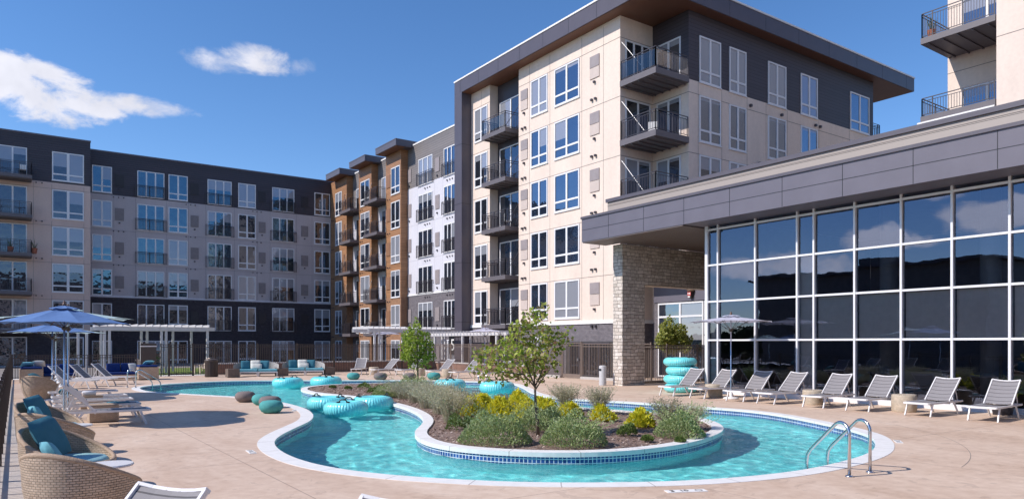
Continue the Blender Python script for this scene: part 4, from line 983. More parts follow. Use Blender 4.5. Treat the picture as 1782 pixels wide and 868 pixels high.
def make_drum(loc, label, r_=.32, h=.47, mat='wicker2'):
    r = empty('side_table', loc, label, 'side table', 'round woven side tables')
    MB().lathe([(r_*.94, 0), (r_*.97, .02), (r_, .06), (r_, h-.05), (r_*.97, h-.01), (r_*.94, h)], 28).build('drum', MT[mat], r, local=True, smooth=True)
    MB().lathe([(0, h-.001), (r_*.9, h-.001), (r_*.95, h+.004), (r_*.9, h+.012), (0, h+.012)], 28).build('top', MT[mat], r, local=True); return r
D0 = make_drum((20.45, 10.05, 0), 'largest pale woven drum table by the glass wall, above the pool ladder')
for loc, lb, s in (((20.5, 12.85, 0), 'pale woven drum table in the middle of the glass wall loungers', .95), ((20.6, 16.75, 0), 'pale woven drum table at the foot of the white umbrella', .95), ((20.45, 6.75, 0), 'pale woven drum table cut by the right edge of the photo', 1),
  ((18.35, 40.6, 0), 'far pale drum table left of the small tree, beside the camera-facing lounger', .95), ((19.9, 37.6, 0), 'far pale drum table right behind the small tree trunk', .95), ((20.3, 35.1, 0), 'far pale drum table between two loungers right of the small tree', .95)):
    dup(D0, loc, random.uniform(0, 6), lb, s)
def cube_table(loc, label, s=.5, h=.45, mat='wicker', grp='square woven side tables', rz=0):
    r = empty('side_table', loc, label, 'side table', grp, rz); m = MB()
    for a in range(4):
        c, s_ = cos(a*pi/2), sin(a*pi/2); P = lambda u, z: (c*s/2-s_*u, s_*s/2+c*u, z)
        m.quad(P(-s/2, .02), P(s/2, .02), P(s/2, h), P(-s/2, h), [(a*s, 0), (a*s+s, 0), (a*s+s, h), (a*s, h)])
    m.build('base', MT[mat], r, local=True)
    m = MB(); m.quad((-s/2, -s/2, h), (s/2, -s/2, h), (s/2, s/2, h), (-s/2, s/2, h), [(0, 0), (s, 0), (s, s), (0, s)]); m.box(-s/2-.004, s/2+.004, -s/2-.004, s/2+.004, h-.02, h-.002); m.build('top', MT[mat], r, local=True); return r
cube_table((1.95, 20.1, 0), 'tan woven cube table between the nearest loungers of the left row', .62, .42)
cube_table((2.0, 23.7, 0), 'tan woven cube table with a rolled white towel', .55, .42)
t = empty('towel', (1.95, 23.6, .425), 'rolled white towel on the cube table of the left row', 'towel')
MB().tube([(-.17, 0, .06), (-.16, 0, .065), (.16, 0, .065), (.17, 0, .06)], [.03, .065, .065, .03], 12).build('roll', MT['towel'], t, local=True, smooth=True)
t = empty('towel', (1.55, 25.4, .36), 'dark blue pillow on a left row lounger behind the umbrella pole', 'pillow')
m = MB(); pillow(m, (0, 0, .09), .5, .32, .16, rot(0, radians(70))); m.build('cushion', MT['teal'], t, local=True, smooth=True)
t.name = 'pillow'
t = empty('towel', (2.45, 21.1, .36), 'dark folded towel on the foot of the second left lounger', 'towel')
MB().box(-.3, .2, -.2, .22, 0, .025).build('fold', MT['teal'], t, local=True, bevel=.01)
cube_table((10.35, 41.7, 0), 'dark woven cube table left of the left aqua sofa', .62, .48, 'dwicker')
cube_table((13.15, 41.9, 0), 'dark woven cube table between the two aqua sofas', .6, .46, 'dwicker')
cube_table((16.05, 42.1, 0), 'dark woven cube table right of the right aqua sofa', .6, .46, 'dwicker')

# wicker tub chairs
def tub_chair(loc, rz, label, front='+'):
    r = empty('tub_chair', loc, label, 'wicker chair', 'round wicker tub chairs by the left railing', rz)
    n = 64; nz = 14; m = MB()
    def hgt(a): c = (1-cos(a))/2; return .41+.45*c**1.3          # a = 0 is the open front
    def P(a, t, o):
        h = hgt(a); z = .04+(h-.04)*t; R = .40+.14*sin(min(1, z/.55)*pi/2)+.03*t+o; return (R*cos(a), R*sin(a), z)
    for o, fl_ in ((0, False), (-.05, True)):
        for i in range(n):
            a0, a1 = 2*pi*i/n, 2*pi*(i+1)/n
            for j in range(nz):
                t0, t1 = j/nz, (j+1)/nz; q = [P(a0, t0, o), P(a1, t0, o), P(a1, t1, o), P(a0, t1, o)]; uv = [(a0*.53, p[2]) for p in q]; uv[1] = (a1*.53, q[1][2]); uv[2] = (a1*.53, q[2][2])
                if fl_: q = q[::-1]; uv = uv[::-1]
                m.quad(*q, uv)
    m.build('shell', MT['wicker_big'], r, local=True, smooth=True)
    rm = MB(); rm.tube([tuple(Vector(P(2*pi*i/n, 1, -.025))+Vector((0, 0, .0))) for i in range(n)], .032, 8, closed=True)
    rm.build('rim', MT['wicker_rim'], r, local=True, smooth=True)
    MB().lathe([(0, .33), (.45, .33), (.475, .37), (.475, .43), (.44, .465), (0, .475)], 36).build('seat_cushion', MT['sea'], r, local=True, smooth=True)
    return r
MT['wicker_big'] = weave('chair_wicker', (.50, .37, .265), (.60, .46, .34), .055, .026, .014)
MT['wicker_rim'] = plain('rim_wicker', (.44, .31, .21), .6, .15, 30, bmp=.01, bscale=90, obj=True)
chairs = [((.66, 8.62), 42, 'nearest wicker tub chair, large at the bottom left corner'), ((.66, 10.75), -38, 'second wicker tub chair with the largest dark teal pillow'),
  ((.66, 13.5), 42, 'third wicker tub chair from the front, its back towards the camera'), ((.66, 15.4), -38, 'fourth wicker tub chair with a dark teal pillow, behind the third'), ((.95, 28.6), 60, 'farthest wicker tub chair, beyond the lounger backs')]
T0 = tub_chair((*chairs[0][0], 0), radians(42), chairs[0][2]); T0.scale = (.95,)*3
for (x, y), rz, lb in chairs[1:]: dup(T0, (x, y, 0), radians(rz), lb)
for (y, lb) in ((9.55, 'small round white table between the two nearest tub chairs'), (14.45, 'small round white table between the third and fourth tub chairs')):
    r = empty('side_table', (1.0, y, 0), lb, 'side table', 'small white tables')
    MB().lathe([(0, 0), (.18, 0), (.18, .015), (.025, .03), (.025, .46), (.24, .47), (.25, .485), (.24, .5), (0, .5)], 28).build('table', MT['white'], r, local=True, smooth=False)
def loose_pillow(loc, M, sz, mat, label, t_=.15):
    r = empty('pillow', loc, label, 'pillow', 'loose pillows')
    m = MB(); pillow(m, (0, 0, 0), sz[0], sz[1], t_, M); m.build('cushion', MT[mat], r, local=True, smooth=True); return r
loose_pillow((.42, 8.70, .72), rot(radians(100), radians(-30), radians(8)), (.5, .42), 'aquaf', 'lighter teal pillow peeking over the rim of the nearest tub chair', .11)
loose_pillow((.46, 10.72, .72), rot(radians(58), radians(-26), radians(-6)), (.56, .54), 'teal', 'large dark teal pillow in the second tub chair')
loose_pillow((.42, 13.6, .72), rot(radians(100), radians(-24), radians(6)), (.48, .42), 'aquaf', 'lighter teal pillow in the third tub chair')
loose_pillow((.48, 15.55, .72), rot(radians(58), radians(-26), radians(-6)), (.54, .5), 'teal', 'dark teal pillow in the fourth tub chair')
loose_pillow((.85, 28.6, .76), rot(radians(70), radians(-55)), (.52, .46), 'teal', 'teal pillow on the farthest tub chair')
# navy wicker sofas
def navy_sofa(loc, label, w=2.1, flip=1):
    r = empty('wicker_sofa', loc, label, 'sofa', 'navy wicker sofas'); f = flip
    m = MB()
    def wb(x0, x1, y0, y1, z0, z1):
        x0, x1 = sorted((x0*f, x1*f))
        for (a, b2, c) in (((x0, y0), (x1, y0), x1-x0), ((x1, y0), (x1, y1), y1-y0), ((x1, y1), (x0, y1), x1-x0), ((x0, y1), (x0, y0), y1-y0)):
            m.quad((*a, z0), (*b2, z0), (*b2, z1), (*a, z1), [(0, z0), (c, z0), (c, z1), (0, z1)])
        m.quad((x0, y0, z1), (x1, y0, z1), (x1, y1, z1), (x0, y1, z1), [(0, 0), (x1-x0, 0), (x1-x0, y1-y0), (0, y1-y0)])
    wb(-w/2, w/2-.85, -.45, .45, .06, .28); wb(w/2-.85, w/2+.1, -.95, .45, .05, .66); wb(-w/2, w/2-.86, .33, .45, .28, .72)
    m.build('wicker_base', MT['wicker'], r, local=True)
    x = sorted((f*-w/2, f*(w/2-.87))); MB().box(x[0], x[1], -.43, .3, .285, .42).build('seat_cushion', MT['navy'], r, local=True, bevel=.03)
    for k in range(2):
        a = x[0]+(x[1]-x[0])*k/2; MB().box(a+.02, a+(x[1]-x[0])/2-.02, .12, .31, .425, .86).build('back_cushion', MT['navy'], r, local=True, bevel=.04)
    x = sorted((f*(w/2-.8), f*(w/2+.05))); MB().box(x[0], x[1], -.9, .4, .665, .77).build('top_cushion', MT['navy'], r, local=True, bevel=.03); return r
navy_sofa((1.75, 42.2, 0), 'navy cushioned wicker sofa behind the umbrella poles at left', 2.2, -1)
navy_sofa((5.35, 42.2, 0), 'navy cushioned wicker sofa beside the brown fence panel', 2.2, 1)
loose_pillow((.85, 41.9, .86), rot(radians(12), radians(60)), (.5, .45), 'aquaf', 'aqua pillow lying on the left navy sofa')
loose_pillow((1.35, 42.0, .90), rot(radians(-10), radians(50)), (.5, .45), 'creamf', 'cream pillow lying on the left navy sofa')
loose_pillow((5.45, 42.1, .64), rot(radians(30), radians(-22)), (.46, .45), 'creamf', 'cream pillow leaning on the raised end of the right navy sofa')
loose_pillow((6.15, 41.9, .87), rot(radians(20), radians(65)), (.5, .45), 'aquaf', 'pale pillow lying on top of the right navy sofa')

# aqua daybeds
def daybed(loc, rz, label):
    r = empty('garden_sofa', loc, label, 'sofa', 'white framed sofas with aqua cushions', rz)
    m = MB()
    for k in (-1, 0):
        x0 = k*1.08; x1 = x0+1.06
        m.box(x0, x1, -.5, -.46, .22, .28); m.box(x0, x1, .4, .44, .22, .28); m.box(x0, x0+.04, -.46, .4, .22, .28); m.box(x1-.04, x1, -.46, .4, .22, .28)
    m.build('frame', MT['white'], r, local=True)
    for k in (-1, 0):
        for (x, y) in ((k*1.08+.03, -.48), (k*1.08+1.03, -.48), (k*1.08+.03, .41), (k*1.08+1.03, .41)): MB().box(x-.025, x+.025, y-.025, y+.025, 0, .22).build('leg', MT['white'], r, local=True)
        MB().box(k*1.08+.02, k*1.08+1.04, -.47, .42, .285, .42).build('seat_cushion', MT['aquaf'], r, local=True, bevel=.03)
    m = MB(); n = 12
    for s in (-1, 1):
        for i in range(n):
            a0, a1 = pi/2*i/n, pi/2*(i+1)/n; f = lambda a: (s*(.62+.62*sin(a)) - (.1 if s < 0 else .12), .50-.85*(1-cos(a)), )
            p, q = f(a0), f(a1); h0, h1 = .86-.22*(a0/(pi/2)), .86-.22*(a1/(pi/2))
            m.quad((*p, .26), (*q, .26), (*q, h1), (*p, h0), [(a0*.9, .26), (a1*.9, .26), (a1*.9, h1), (a0*.9, h0)])
    m.quad((-.72, .5, .26), (.5, .5, .26), (.5, .5, .86), (-.72, .5, .86), [(0, 0), (1.2, 0), (1.2, .6), (0, .6)])
    m.build('woven_back', MT['rope'], r, local=True, smooth=True); return r
MT['rope'] = weave('rope_weave', (.50, .46, .44), (.60, .56, .53), .03, .03)
GAq = [((11.95, 42.3), 'left aqua cushioned sofa with white frame, right of the brown bin'), ((14.75, 42.45), 'right aqua cushioned sofa with white frame, beside the far loungers')]
d0 = daybed((*GAq[0][0], 0), radians(-20), GAq[0][1]); dup(d0, (*GAq[1][0], 0), radians(-20), GAq[1][1])
for (bx_, by_), w_ in ((GAq[0][0], 'left'), (GAq[1][0], 'right')):
    Rz = Matrix.Rotation(radians(-20), 3, 'Z')
    for (dx, dy, dz, mt, sz, lb, an, px_) in ((-.72, .12, .66, 'teal', (.52, .5), 'dark teal back pillow', 14, 0), (.3, .2, .66, 'teal', (.52, .5), 'second dark teal back pillow behind the cream ones', -10, 0),
        (-.18, .08, .68, 'creamf', (.54, .5), 'pale square pillow', 4, 0), (-.12, -.14, .56, 'creamf', (.6, .3), 'small oblong cream pillow', 0, 0)):
        p = Rz @ Vector((dx, dy, dz)); loose_pillow((bx_+p.x, by_+p.y, p.z), rot(radians(-20+an), radians(-16)), sz, mt, f'{lb} on the {w_} aqua sofa', .16)

# bins
bn = empty('litter_bin', (9.55, 43.1, 0), 'dark slatted round litter bin beside the garden gate', 'bin')
MB().lathe([(0, 0), (.33, 0), (.33, .06), (.31, .06), (.31, .98), (0, .98)], 28).build('liner', MT['black'], bn, local=True)
m = MB()
for k in range(30): a = 2*pi*k/30; M = Matrix.Translation((.345*cos(a), .345*sin(a), 0)) @ Matrix.Rotation(a, 4, 'Z'); m.box(-.012, .012, -.026, .026, .03, .90, M)
m.build('slats', MT['bronze'], bn, local=True)
MB().lathe([(.36, .86), (.37, .9), (.37, .96), (.33, 1.0), (.16, 1.02), (.15, .99), (0, .98)], 28).build('lid', MT['bronze'], bn, local=True, smooth=True)
sb = empty('steel_bin', (22.05, 24.15, 0), 'tall steel cylinder bin standing against the stone pillar', 'bin')
MB().lathe([(0, 0), (.17, 0), (.17, .02), (.165, .04), (.165, .86), (.15, .89), (.1, .9), (0, .9)], 28).build('cylinder', MT['steelp'], sb, local=True, smooth=True)
MB().box(-.168, -.12, -.07, .07, .66, .76).build('slot', MT['black'], sb, local=True)

# poufs
def pouf(loc, s, mat, label):
    r = empty('pouf', loc, label, 'pouf', 'knitted poufs by the pool'); n = 40; prof = [(.0, 0), (.17, .0), (.245, .04), (.30, .12), (.315, .19), (.29, .27), (.23, .325), (.12, .345), (0, .35)]
    m = MB(); i0 = 0
    for (R, z) in prof:
        for j in range(n): a = 2*pi*j/n; k = 1+.028*(1 if j % 2 else -1)*(R/.3); m.v.append((R*k*cos(a), R*k*sin(a), z))
    for k in range(len(prof)-1):
        for j in range(n): j2 = (j+1) % n; m.f.append((k*n+j, k*n+j2, (k+1)*n+j2, (k+1)*n+j))
    m.build('knit', MT[mat], r, local=True, smooth=True); r.scale = (s,)*3; return r
pouf(G(427, 699)+Vector((0, 0, 0)), 1.0, 'poufg', 'grey knitted pouf, leftmost of the near group by the pool edge')
pouf(G(456.5, 704), .98, 'pouft', 'teal knitted pouf behind the front one in the near group')
pouf(G(470, 709), 1.0, 'poufg', 'grey knitted pouf squeezed behind the front teal pouf')
pouf(G(472, 718), 1.0, 'pouft', 'front teal knitted pouf of the near group')
pouf(G(615, 660), 1.05, 'pouft', 'far teal pouf left of the two far grey poufs')
pouf(G(662, 660.6), 1.1, 'poufg', 'far grey pouf beside the far teal pouf')
pouf(G(713, 660.2), 1.05, 'poufg', 'far grey pouf just left of the small tree trunk')
pouf(G(755, 660), 1.1, 'pouft', 'far teal pouf just right of the small tree trunk')

# inflatable rings
def ring(loc, rz, label, group, s=1.0, tilt=(0, 0)):
    r = empty('swim_ring', loc, label, 'swim ring', group, rz); m = MB(); n = 72; k = 20; R, q, hz = .42, .20, .165
    for i in range(n):
        a = 2*pi*i/n; pk = 1+.012*sin(a*24)
        for j in range(k):
            b_ = 2*pi*j/k; rr = R+q*cos(b_)*pk; cr_ = 1-.035*abs(sin(a*18))*(1 if cos(b_) < .3 else .4)
            m.v.append((rr*cos(a), rr*sin(a), hz+hz*sin(b_)*cr_))
    for i in range(n):
        for j in range(k): i2, j2 = (i+1) % n, (j+1) % k; m.f.append((i*k+j, i2*k+j, i2*k+j2, i*k+j2))
    m.build('tube', MT['tube'], r, local=True, smooth=True)
    for a in (0.6, 3.74):
        c, s_ = cos(a), sin(a); P = lambda u, z: (c*.42-s_*u, s_*.42+c*u, z)
        h = MB().tube([P(-.13, .325), P(-.09, .36), P(-.05, .385), P(.05, .385), P(.09, .36), P(.13, .325)], .014, 6).build('handle', MT['black'], r, local=True, smooth=True)
        for u in (-.13, .13): MB().lathe([(0, .35), (.05, .345), (.055, .325)], 12, P(u, 0)[:2]).build('patch', MT['black'], h, local=True)
    r.scale = (s,)*3; return r
GW = 'turquoise rings floating in the pool'
def wp(px, py): p = G(px, py, ZW+.15); return Vector((p.x, p.y, ZW-.02))
R0 = ring(wp(602, 713), .4, 'front turquoise ring of the near floating cluster', GW, 1.03); 
for (px, py, rz, lb, s) in ((571, 704, 1.6, 'left turquoise ring of the near floating cluster', 1.03), (649, 704, 2.4, 'right turquoise ring of the near floating cluster', 1.05),
   (501, 668.5, 0, 'turquoise ring floating in front of the left aqua sofa', 1.15), (567.5, 667, .9, 'turquoise ring floating in front of the right aqua sofa', 1.2),
   (783, 672, .5, 'turquoise ring half hidden by feathery grass in the far channel', 1.15), (865, 677.5, 1.1, 'turquoise ring floating behind the big tree in the far channel', 1.2)):
    dup(R0, wp(px, py), rz, lb, s).scale = (s, s, s*1.28)
R0.scale = (1.03, 1.03, 1.3)
GS = 'turquoise rings stacked by the glass wall'
for k, lb in enumerate(('bottom ring of the turquoise stack', 'second ring from the bottom of the turquoise stack', 'middle ring of the turquoise stack', 'topmost ring of the turquoise stack')):
    dup(R0, (21.5+[0, .03, .06, 0][k], 19.08+[0, .05, -.04, .03][k], .33*k*1.02), [0.2, 2.2, 3.9, 1.2][k], lb, 1.04, GS)

# umbrellas
def umbrella(loc, label, mat, rad=1.38, rim=2.36, top=2.72, rz=0, base=True):
    r = empty('parasol', loc, label, 'parasol', 'market parasols', rz)
    MB().lathe([(.021, 0), (.021, top+.02), (0, top+.03)], 14).build('pole', MT['steel'], r, local=True, smooth=True)
    MB().lathe([(0, 0), (.26, 0), (.27, .03), (.22, .06), (.05, .075), (.04, .3), (.024, .31)], 28).build('base', MT['white'], r, local=True, smooth=True)
    n = 8; m = MB(); K = 8
    def P(a, t):                                   # ribs straight, cloth sags between them
        k = a/(2*pi/n); f = k-floor(k); c = cos(pi/n)/cos((f-.5)*2*pi/n); R = rad*t*c
        s_ = 4*f*(1-f); z = top-(top-rim)*(t**1.12)-.05*s_*t*(1-t)*2+.03*s_*t**4; return (R*cos(a), R*sin(a), z)
    S_ = 48
    for i in range(S_):
        a0, a1 = 2*pi*i/S_, 2*pi*(i+1)/S_-1e-6
        for j in range(K):
            t0, t1 = .1+.9*j/K, .1+.9*(j+1)/K; m.quad(P(a0, t0), P(a0, t1), P(a1, t1), P(a1, t0))
    c = m.build('canopy', MT[mat], r, local=True)
    m = MB()
    for i in range(S_):
        a0, a1 = 2*pi*i/S_, 2*pi*(i+1)/S_-1e-6; e = lambda p: (p[0], p[1], p[2]+.055)
        for j in range(3): t0, t1 = .0+.075*j, .075*(j+1); m.quad(e(P(a0, t0)), e(P(a0, t1)), e(P(a1, t1)), e(P(a1, t0)))
    m.build('vent_flap', MT[mat], c, local=True)
    MB().lathe([(.02, top+.03), (.05, top+.06), (.035, top+.1), (.02, top+.12), (.03, top+.14), (0, top+.17)], 12).build('finial', MT['brass'], r, local=True, smooth=True)
    MB().lathe([(.024, top-.52), (.055, top-.5), (.055, top-.44), (.024, top-.42)], 12).build('hub', MT['bronze'], r, local=True, smooth=True)
    for i in range(n):
        a = 2*pi*i/n; q = P(a+1e-5, .99); MB().bar((0.03*cos(a), .03*sin(a), top-.03), (q[0], q[1], q[2]-.014), .014, .014).build('rib', MT['bronze'], r, local=True)
        h = P(a+1e-5, .5); m = MB().bar((.05*cos(a), .05*sin(a), top-.47), (h[0], h[1], h[2]-.02), .011, .011).build('strut', MT['bronze'], r, local=True)
    return r
def gp(px, d): a, b_ = ray(px); return (a*d, b_*d, 0)
umbrella(gp(112, 16.6), 'large blue parasol nearest the camera at left', 'canopy', 1.40, 2.34, 2.72, .15)
umbrella(gp(118.5, 18.0), 'pale parasol almost hidden behind the nearest blue parasol', 'canopyp', 1.5, 2.5, 2.72, .5)
umbrella(gp(91, 23.8), 'smaller blue parasol lower behind the nearest one', 'canopy', 1.3, 2.25, 2.55, .3)
umbrella(gp(97, 25.6), 'pale aqua parasol whose edges show beneath the second blue parasol', 'canopyp', 1.6, 2.26, 2.5, .1)
umbrella(gp(1272, 24.6), 'white parasol standing among the loungers by the glass wall', 'canopyw', 1.42, 2.62, 2.82, .2)
umbrella((24.2, 37.2, 0), 'white parasol behind the far loungers, right of the small tree', 'canopyw', 1.15, 2.6, 2.82, .2)
umbrella((22.95, 48.7, 0), 'white parasol beneath the pergola in front of the brown bays', 'canopyw', 1.2, 2.55, 2.8, .2)

# pool ladder and hand rails
def handrail(label, pts, name='pool_ladder', r_=.024, off=None):
    e = empty(name, pts[0], label, 'pool ladder'); o0 = Vector(pts[0])
    for k in ((0,), (1,)) if off is not None else ((0,),):
        d = Vector(off)*k[0] if off is not None else Vector((0, 0, 0))
        P = [Vector(p)+d for p in pts]
        MB().tube(P, r_, 12).build('rail', MT['steel'], e, smooth=True)
        MB().lathe([(0, 0), (.06, 0), (.055, .018), (.03, .025), (r_, .03)], 20, (P[0].x, P[0].y)).build('escutcheon', MT['steel'], e, smooth=True)
    return e
def rail_path(base, dirv, L=1.0, h=.78, drop=-.55):
    b0 = Vector(base); d = Vector((*dirv, 0)).normalized(); o = [b0, b0+Vector((0, 0, h-.18))]
    for k in range(1, 9): a = pi*k/9*.78; o.append(b0+d*(.16*(1-cos(a)))+Vector((0, 0, h-.18+.16*sin(a))))
    e = o[-1]; x = L
    o.append(b0+d*(x-.08)+Vector((0, 0, .28))); o.append(b0+d*(x-.02)+Vector((0, 0, .20))); o.append(b0+d*x+Vector((0, 0, .08))); o.append(b0+d*x+Vector((0, 0, drop))); return [tuple(p) for p in o]
A1 = G(1478, 829); B1 = G(1514, 821.5); F1 = G(1404, 812)
dv = (F1-A1); dv = Vector((dv.x, dv.y)).normalized()
L_ = (F1-A1).length
handrail('near stainless steel pool ladder with two arched rails at the right end of the pool', rail_path(A1, dv, L_), off=(B1-A1))
p0 = G(221.5, 673.5); handrail('small stainless pair of rails at the far left end of the pool', rail_path(p0, (.9, .1), 1.0), off=(.25, -.55, 0))
p0 = G(826, 661); handrail('short stainless handrail behind the big tree', rail_path(p0, (-.3, -.9), .8, .75), off=(.5, 0, 0))

# depth markers set in the deck
def marker(px, py, rz, label, txt='3  10', sc_=1.0):
    p = G(px, py); r = empty('depth_marker', (p.x, p.y, .004), label, 'depth marker', 'pool depth markers', rz)
    MB().box(-.27*sc_, .27*sc_, -.075*sc_, .075*sc_, -.003, .004).build('tile', MT['paper'], r, local=True)
    for (tx, s, y) in ((-.19, .12, '3'), (-.03, .11, '10')):
        c = bpy.data.curves.new('numeral', 'FONT'); c.body = y; c.size = s*sc_*1.1; c.align_x = 'CENTER'; c.align_y = 'CENTER'; c.offset = .002; c.materials.append(MT['black'])
        to_mesh(c, 'numeral', r, (tx*sc_, 0, .0075))
    m = MB(); n = 24
    for i in range(n): a0, a1 = 2*pi*i/n, 2*pi*(i+1)/n; m.quad((.17*sc_+.05*cos(a0), .05*sin(a0), .0075), (.17*sc_+.05*cos(a1), .05*sin(a1), .0075), (.17*sc_+.04*cos(a1), .04*sin(a1), .0075), (.17*sc_+.04*cos(a0), .04*sin(a0), .0075))
    m.build('no_diving_symbol', MT['ventd'], r, local=True); return r
marker(1194, 854, -YAW+radians(10), 'white depth marker with black numerals at the near pool edge')
marker(437, 786, -YAW-radians(60), 'worn white depth marker at the left bend of the pool edge', sc_=.8)
marker(1563, 768, -YAW+radians(70), 'faint depth marker beyond the right end of the pool', sc_=.8)
marker(512, 714, -YAW-radians(80), 'small depth marker beside the near poufs', sc_=.8)
# skimmer openings
for px, py in ((1398, 737), (328, 668.6)):
    pass

# chairs seen on the lawn
def adirondack(loc, rz, label):
    r = empty('garden_chair', loc, label, 'garden chair', 'slatted garden chairs on the lawn', rz)
    m = MB()
    for k in range(5): m.bar((0.05, -.22+.11*k, .34), (.5, -.22+.11*k, .30), .09, .02)
    m.build('seat', MT['board2'], r, local=True)
    m = MB()
    for k in range(5): m.bar((.5, -.22+.11*k, .28), (.82, -.24+.12*k, 1.0-.03*abs(k-2)), .09, .02, (1, 0, 0))
    m.build('backrest', MT['board2'], r, local=True)
    for s in (-.3, .3):
        MB().bar((.03, s, 0), (.03, s, .55), .03, .09).build('leg', MT['board2'], r, local=True); MB().bar((.62, s, 0), (.55, s, .55), .03, .09).build('leg', MT['board2'], r, local=True)
        MB().box(-.05, .7, s-.06, s+.06, .55, .575).build('armrest', MT['board2'], r, local=True)
    return r
MT['board2'] = plain('pale_slats', (.6, .48, .38), .6, .1)
a0_ = adirondack((7.3, 48.6, -.03), radians(150), 'slatted garden chair on the lawn left of the garden gate')
dup(a0_, (9.9, 48.6, -.03), radians(20), 'slatted garden chair on the lawn behind the brown bin')

# ================================================================== PLANTS
def leafcloud(mb, n, fn, size, sq=.45):
    for _ in range(n):
        p = fn()
        if p is None: continue
        p = Vector(p); d = Vector((random.gauss(0, 1), random.gauss(0, 1), random.gauss(0, .7))).normalized(); s = d.orthogonal().normalized(); s = (s*cos(1)+d.cross(s)*random.uniform(-1, 1)).normalized()
        L = size*random.uniform(.6, 1.3); mb.quad(p-d*L*.1, p+d*L*.45+s*L*sq, p+d*L, p+d*L*.45-s*L*sq)
def tree(loc, label, trunk_pts, tr, limbs, clumps, nleaf, lsize, mat):
    r = empty('tree', loc, label, 'tree', 'young trees'); m = MB().tube(trunk_pts, [tr*(1-.5*i/(len(trunk_pts)-1)) for i in range(len(trunk_pts))], 10).build('trunk', MT['bark'], r, local=True, smooth=True)
    b = MB()
    for L in limbs: b.tube(L, [tr*.42*(1-.75*i/(len(L)-1)) for i in range(len(L))], 6)
    b.build('branches', MT['bark'], r, local=True, smooth=True)
    cr_ = MB(); tot = sum(c[3]**3 for c in clumps)
    for (x, y, z, R, ) in clumps:
        n = int(nleaf*R**3/tot)
        def f():
            while True:
                v = Vector((random.uniform(-1, 1), random.uniform(-1, 1), random.uniform(-1, 1)))
                if v.length < 1 and v.length > .25*random.random(): break
            return (x+v.x*R, y+v.y*R, z+v.z*R*.85)
        leafcloud(cr_, n, f, lsize)
    cr_.build('crown', mat, r, local=True); return r
LG = leafm('leaf_green', [(.12, .18, .02), (.22, .32, .04), (.36, .46, .06), (.26, .36, .05), (.54, .60, .13)], .45, .5)
LM = leafm('leaf_mixed', [(.13, .19, .02), (.28, .38, .05), (.44, .54, .07), (.42, .27, .18), (.30, .40, .06), (.62, .66, .18), (.38, .2, .14)], .45, .5)
random.seed(21)
rv = Vector((FC, -FS, 0)); fv = Vector((FS, FC, 0))
def rel(r_, f_, z): v = rv*r_+fv*f_; return (v.x, v.y, z)
bp = G(936, 757)
# main tree in the island
pxm = 14.84/F
cl = []
for (px, py, rad) in ((938, 546, 18), (925, 560, 20), (905, 570, 22), (950, 575, 20), (975, 577, 14), (905, 592, 24), (935, 595, 26), (880, 600, 20), (962, 600, 22), (985, 588, 14), (895, 618, 24), (925, 625, 28), (955, 628, 22), (868, 612, 18),
    (850, 608, 16), (845, 628, 18), (832, 612, 12), (860, 635, 20), (885, 645, 22), (915, 652, 22), (940, 655, 16), (828, 642, 13), (845, 652, 13), (872, 658, 12), (965, 652, 9), (948, 535, 10), (822, 660, 6), (995, 570, 7), (915, 545, 9), (1000, 600, 6)):
    z = H+(HY-py)*pxm; r_ = (px-936)*pxm; dep = random.uniform(-.45, .45)*(1.2-abs(px-915)/120); cl.append((*rel(r_, dep, z), rad*pxm*.98))
tk = [(0, 0, 0), rel(-.015, 0, .35), rel(-.05, 0, .7), rel(-.06, 0, 1.0)]
limbs = [[tk[-1], rel(-.28, .05, 1.25), rel(-.6, .1, 1.45), rel(-1.05, .1, 1.6)], [tk[-1], rel(-.1, -.05, 1.5), rel(-.02, 0, 2.0), rel(0.03, 0, 2.45)], [tk[-1], rel(.1, .05, 1.35), rel(.25, .05, 1.8), rel(.5, .05, 2.15)],
   [tk[-1], rel(-.25, -.15, 1.5), rel(-.45, -.1, 1.9), rel(-.35, 0, 2.3)], [rel(-.05, 0, .95), rel(.1, -.2, 1.2), rel(.3, -.3, 1.45)], [rel(-.28, .05, 1.25), rel(-.6, -.2, 1.3), rel(-1.1, -.1, 1.35)]]
tree(bp, 'young tree with loose red tinged crown in the front of the island', tk, .042, limbs, cl, 2300, .076, LM)
bp2 = G(727, 668.5); pxm2 = (bp2.dot(fv))/F; cl = []
for (px, py, rad) in ((722, 572, 12), (712, 585, 14), (735, 585, 14), (722, 598, 17), (705, 602, 12), (742, 604, 13), (715, 618, 16), (735, 620, 15), (702, 618, 10), (750, 620, 9), (720, 634, 11), (740, 634, 9), (724, 560, 7), (752, 592, 6)):
    z = H+(HY-py)*pxm2; cl.append((*rel((px-727)*pxm2, random.uniform(-.4, .4), z), rad*pxm2*1.05))
tree(bp2, 'small upright green tree at the back of the island', [(0, 0, 0), rel(.0, 0, .6), rel(-.02, 0, 1.4), rel(-.03, 0, 2.2)], .05, [[(0, 0, 1.0), rel(.3, .1, 1.5), rel(.45, .1, 2.0)], [(0, 0, .9), rel(-.3, -.1, 1.4), rel(-.5, 0, 1.9)]], cl, 2000, .11, LG)
bp3 = Vector((27.5, 24.95, 0)); pxm3 = bp3.dot(fv)/F; cl = []
for (px, py, rad) in ((1166, 555, 8), (1160, 570, 14), (1180, 575, 14), (1158, 588, 17), (1180, 592, 17), (1196, 592, 10), (1150, 598, 11), (1170, 605, 14), (1190, 606, 11), (1145, 590, 7)):
    z = H+(HY-py)*pxm3; cl.append((*rel((px-1170)*pxm3, random.uniform(-.4, .4), z), rad*pxm3*1.05))
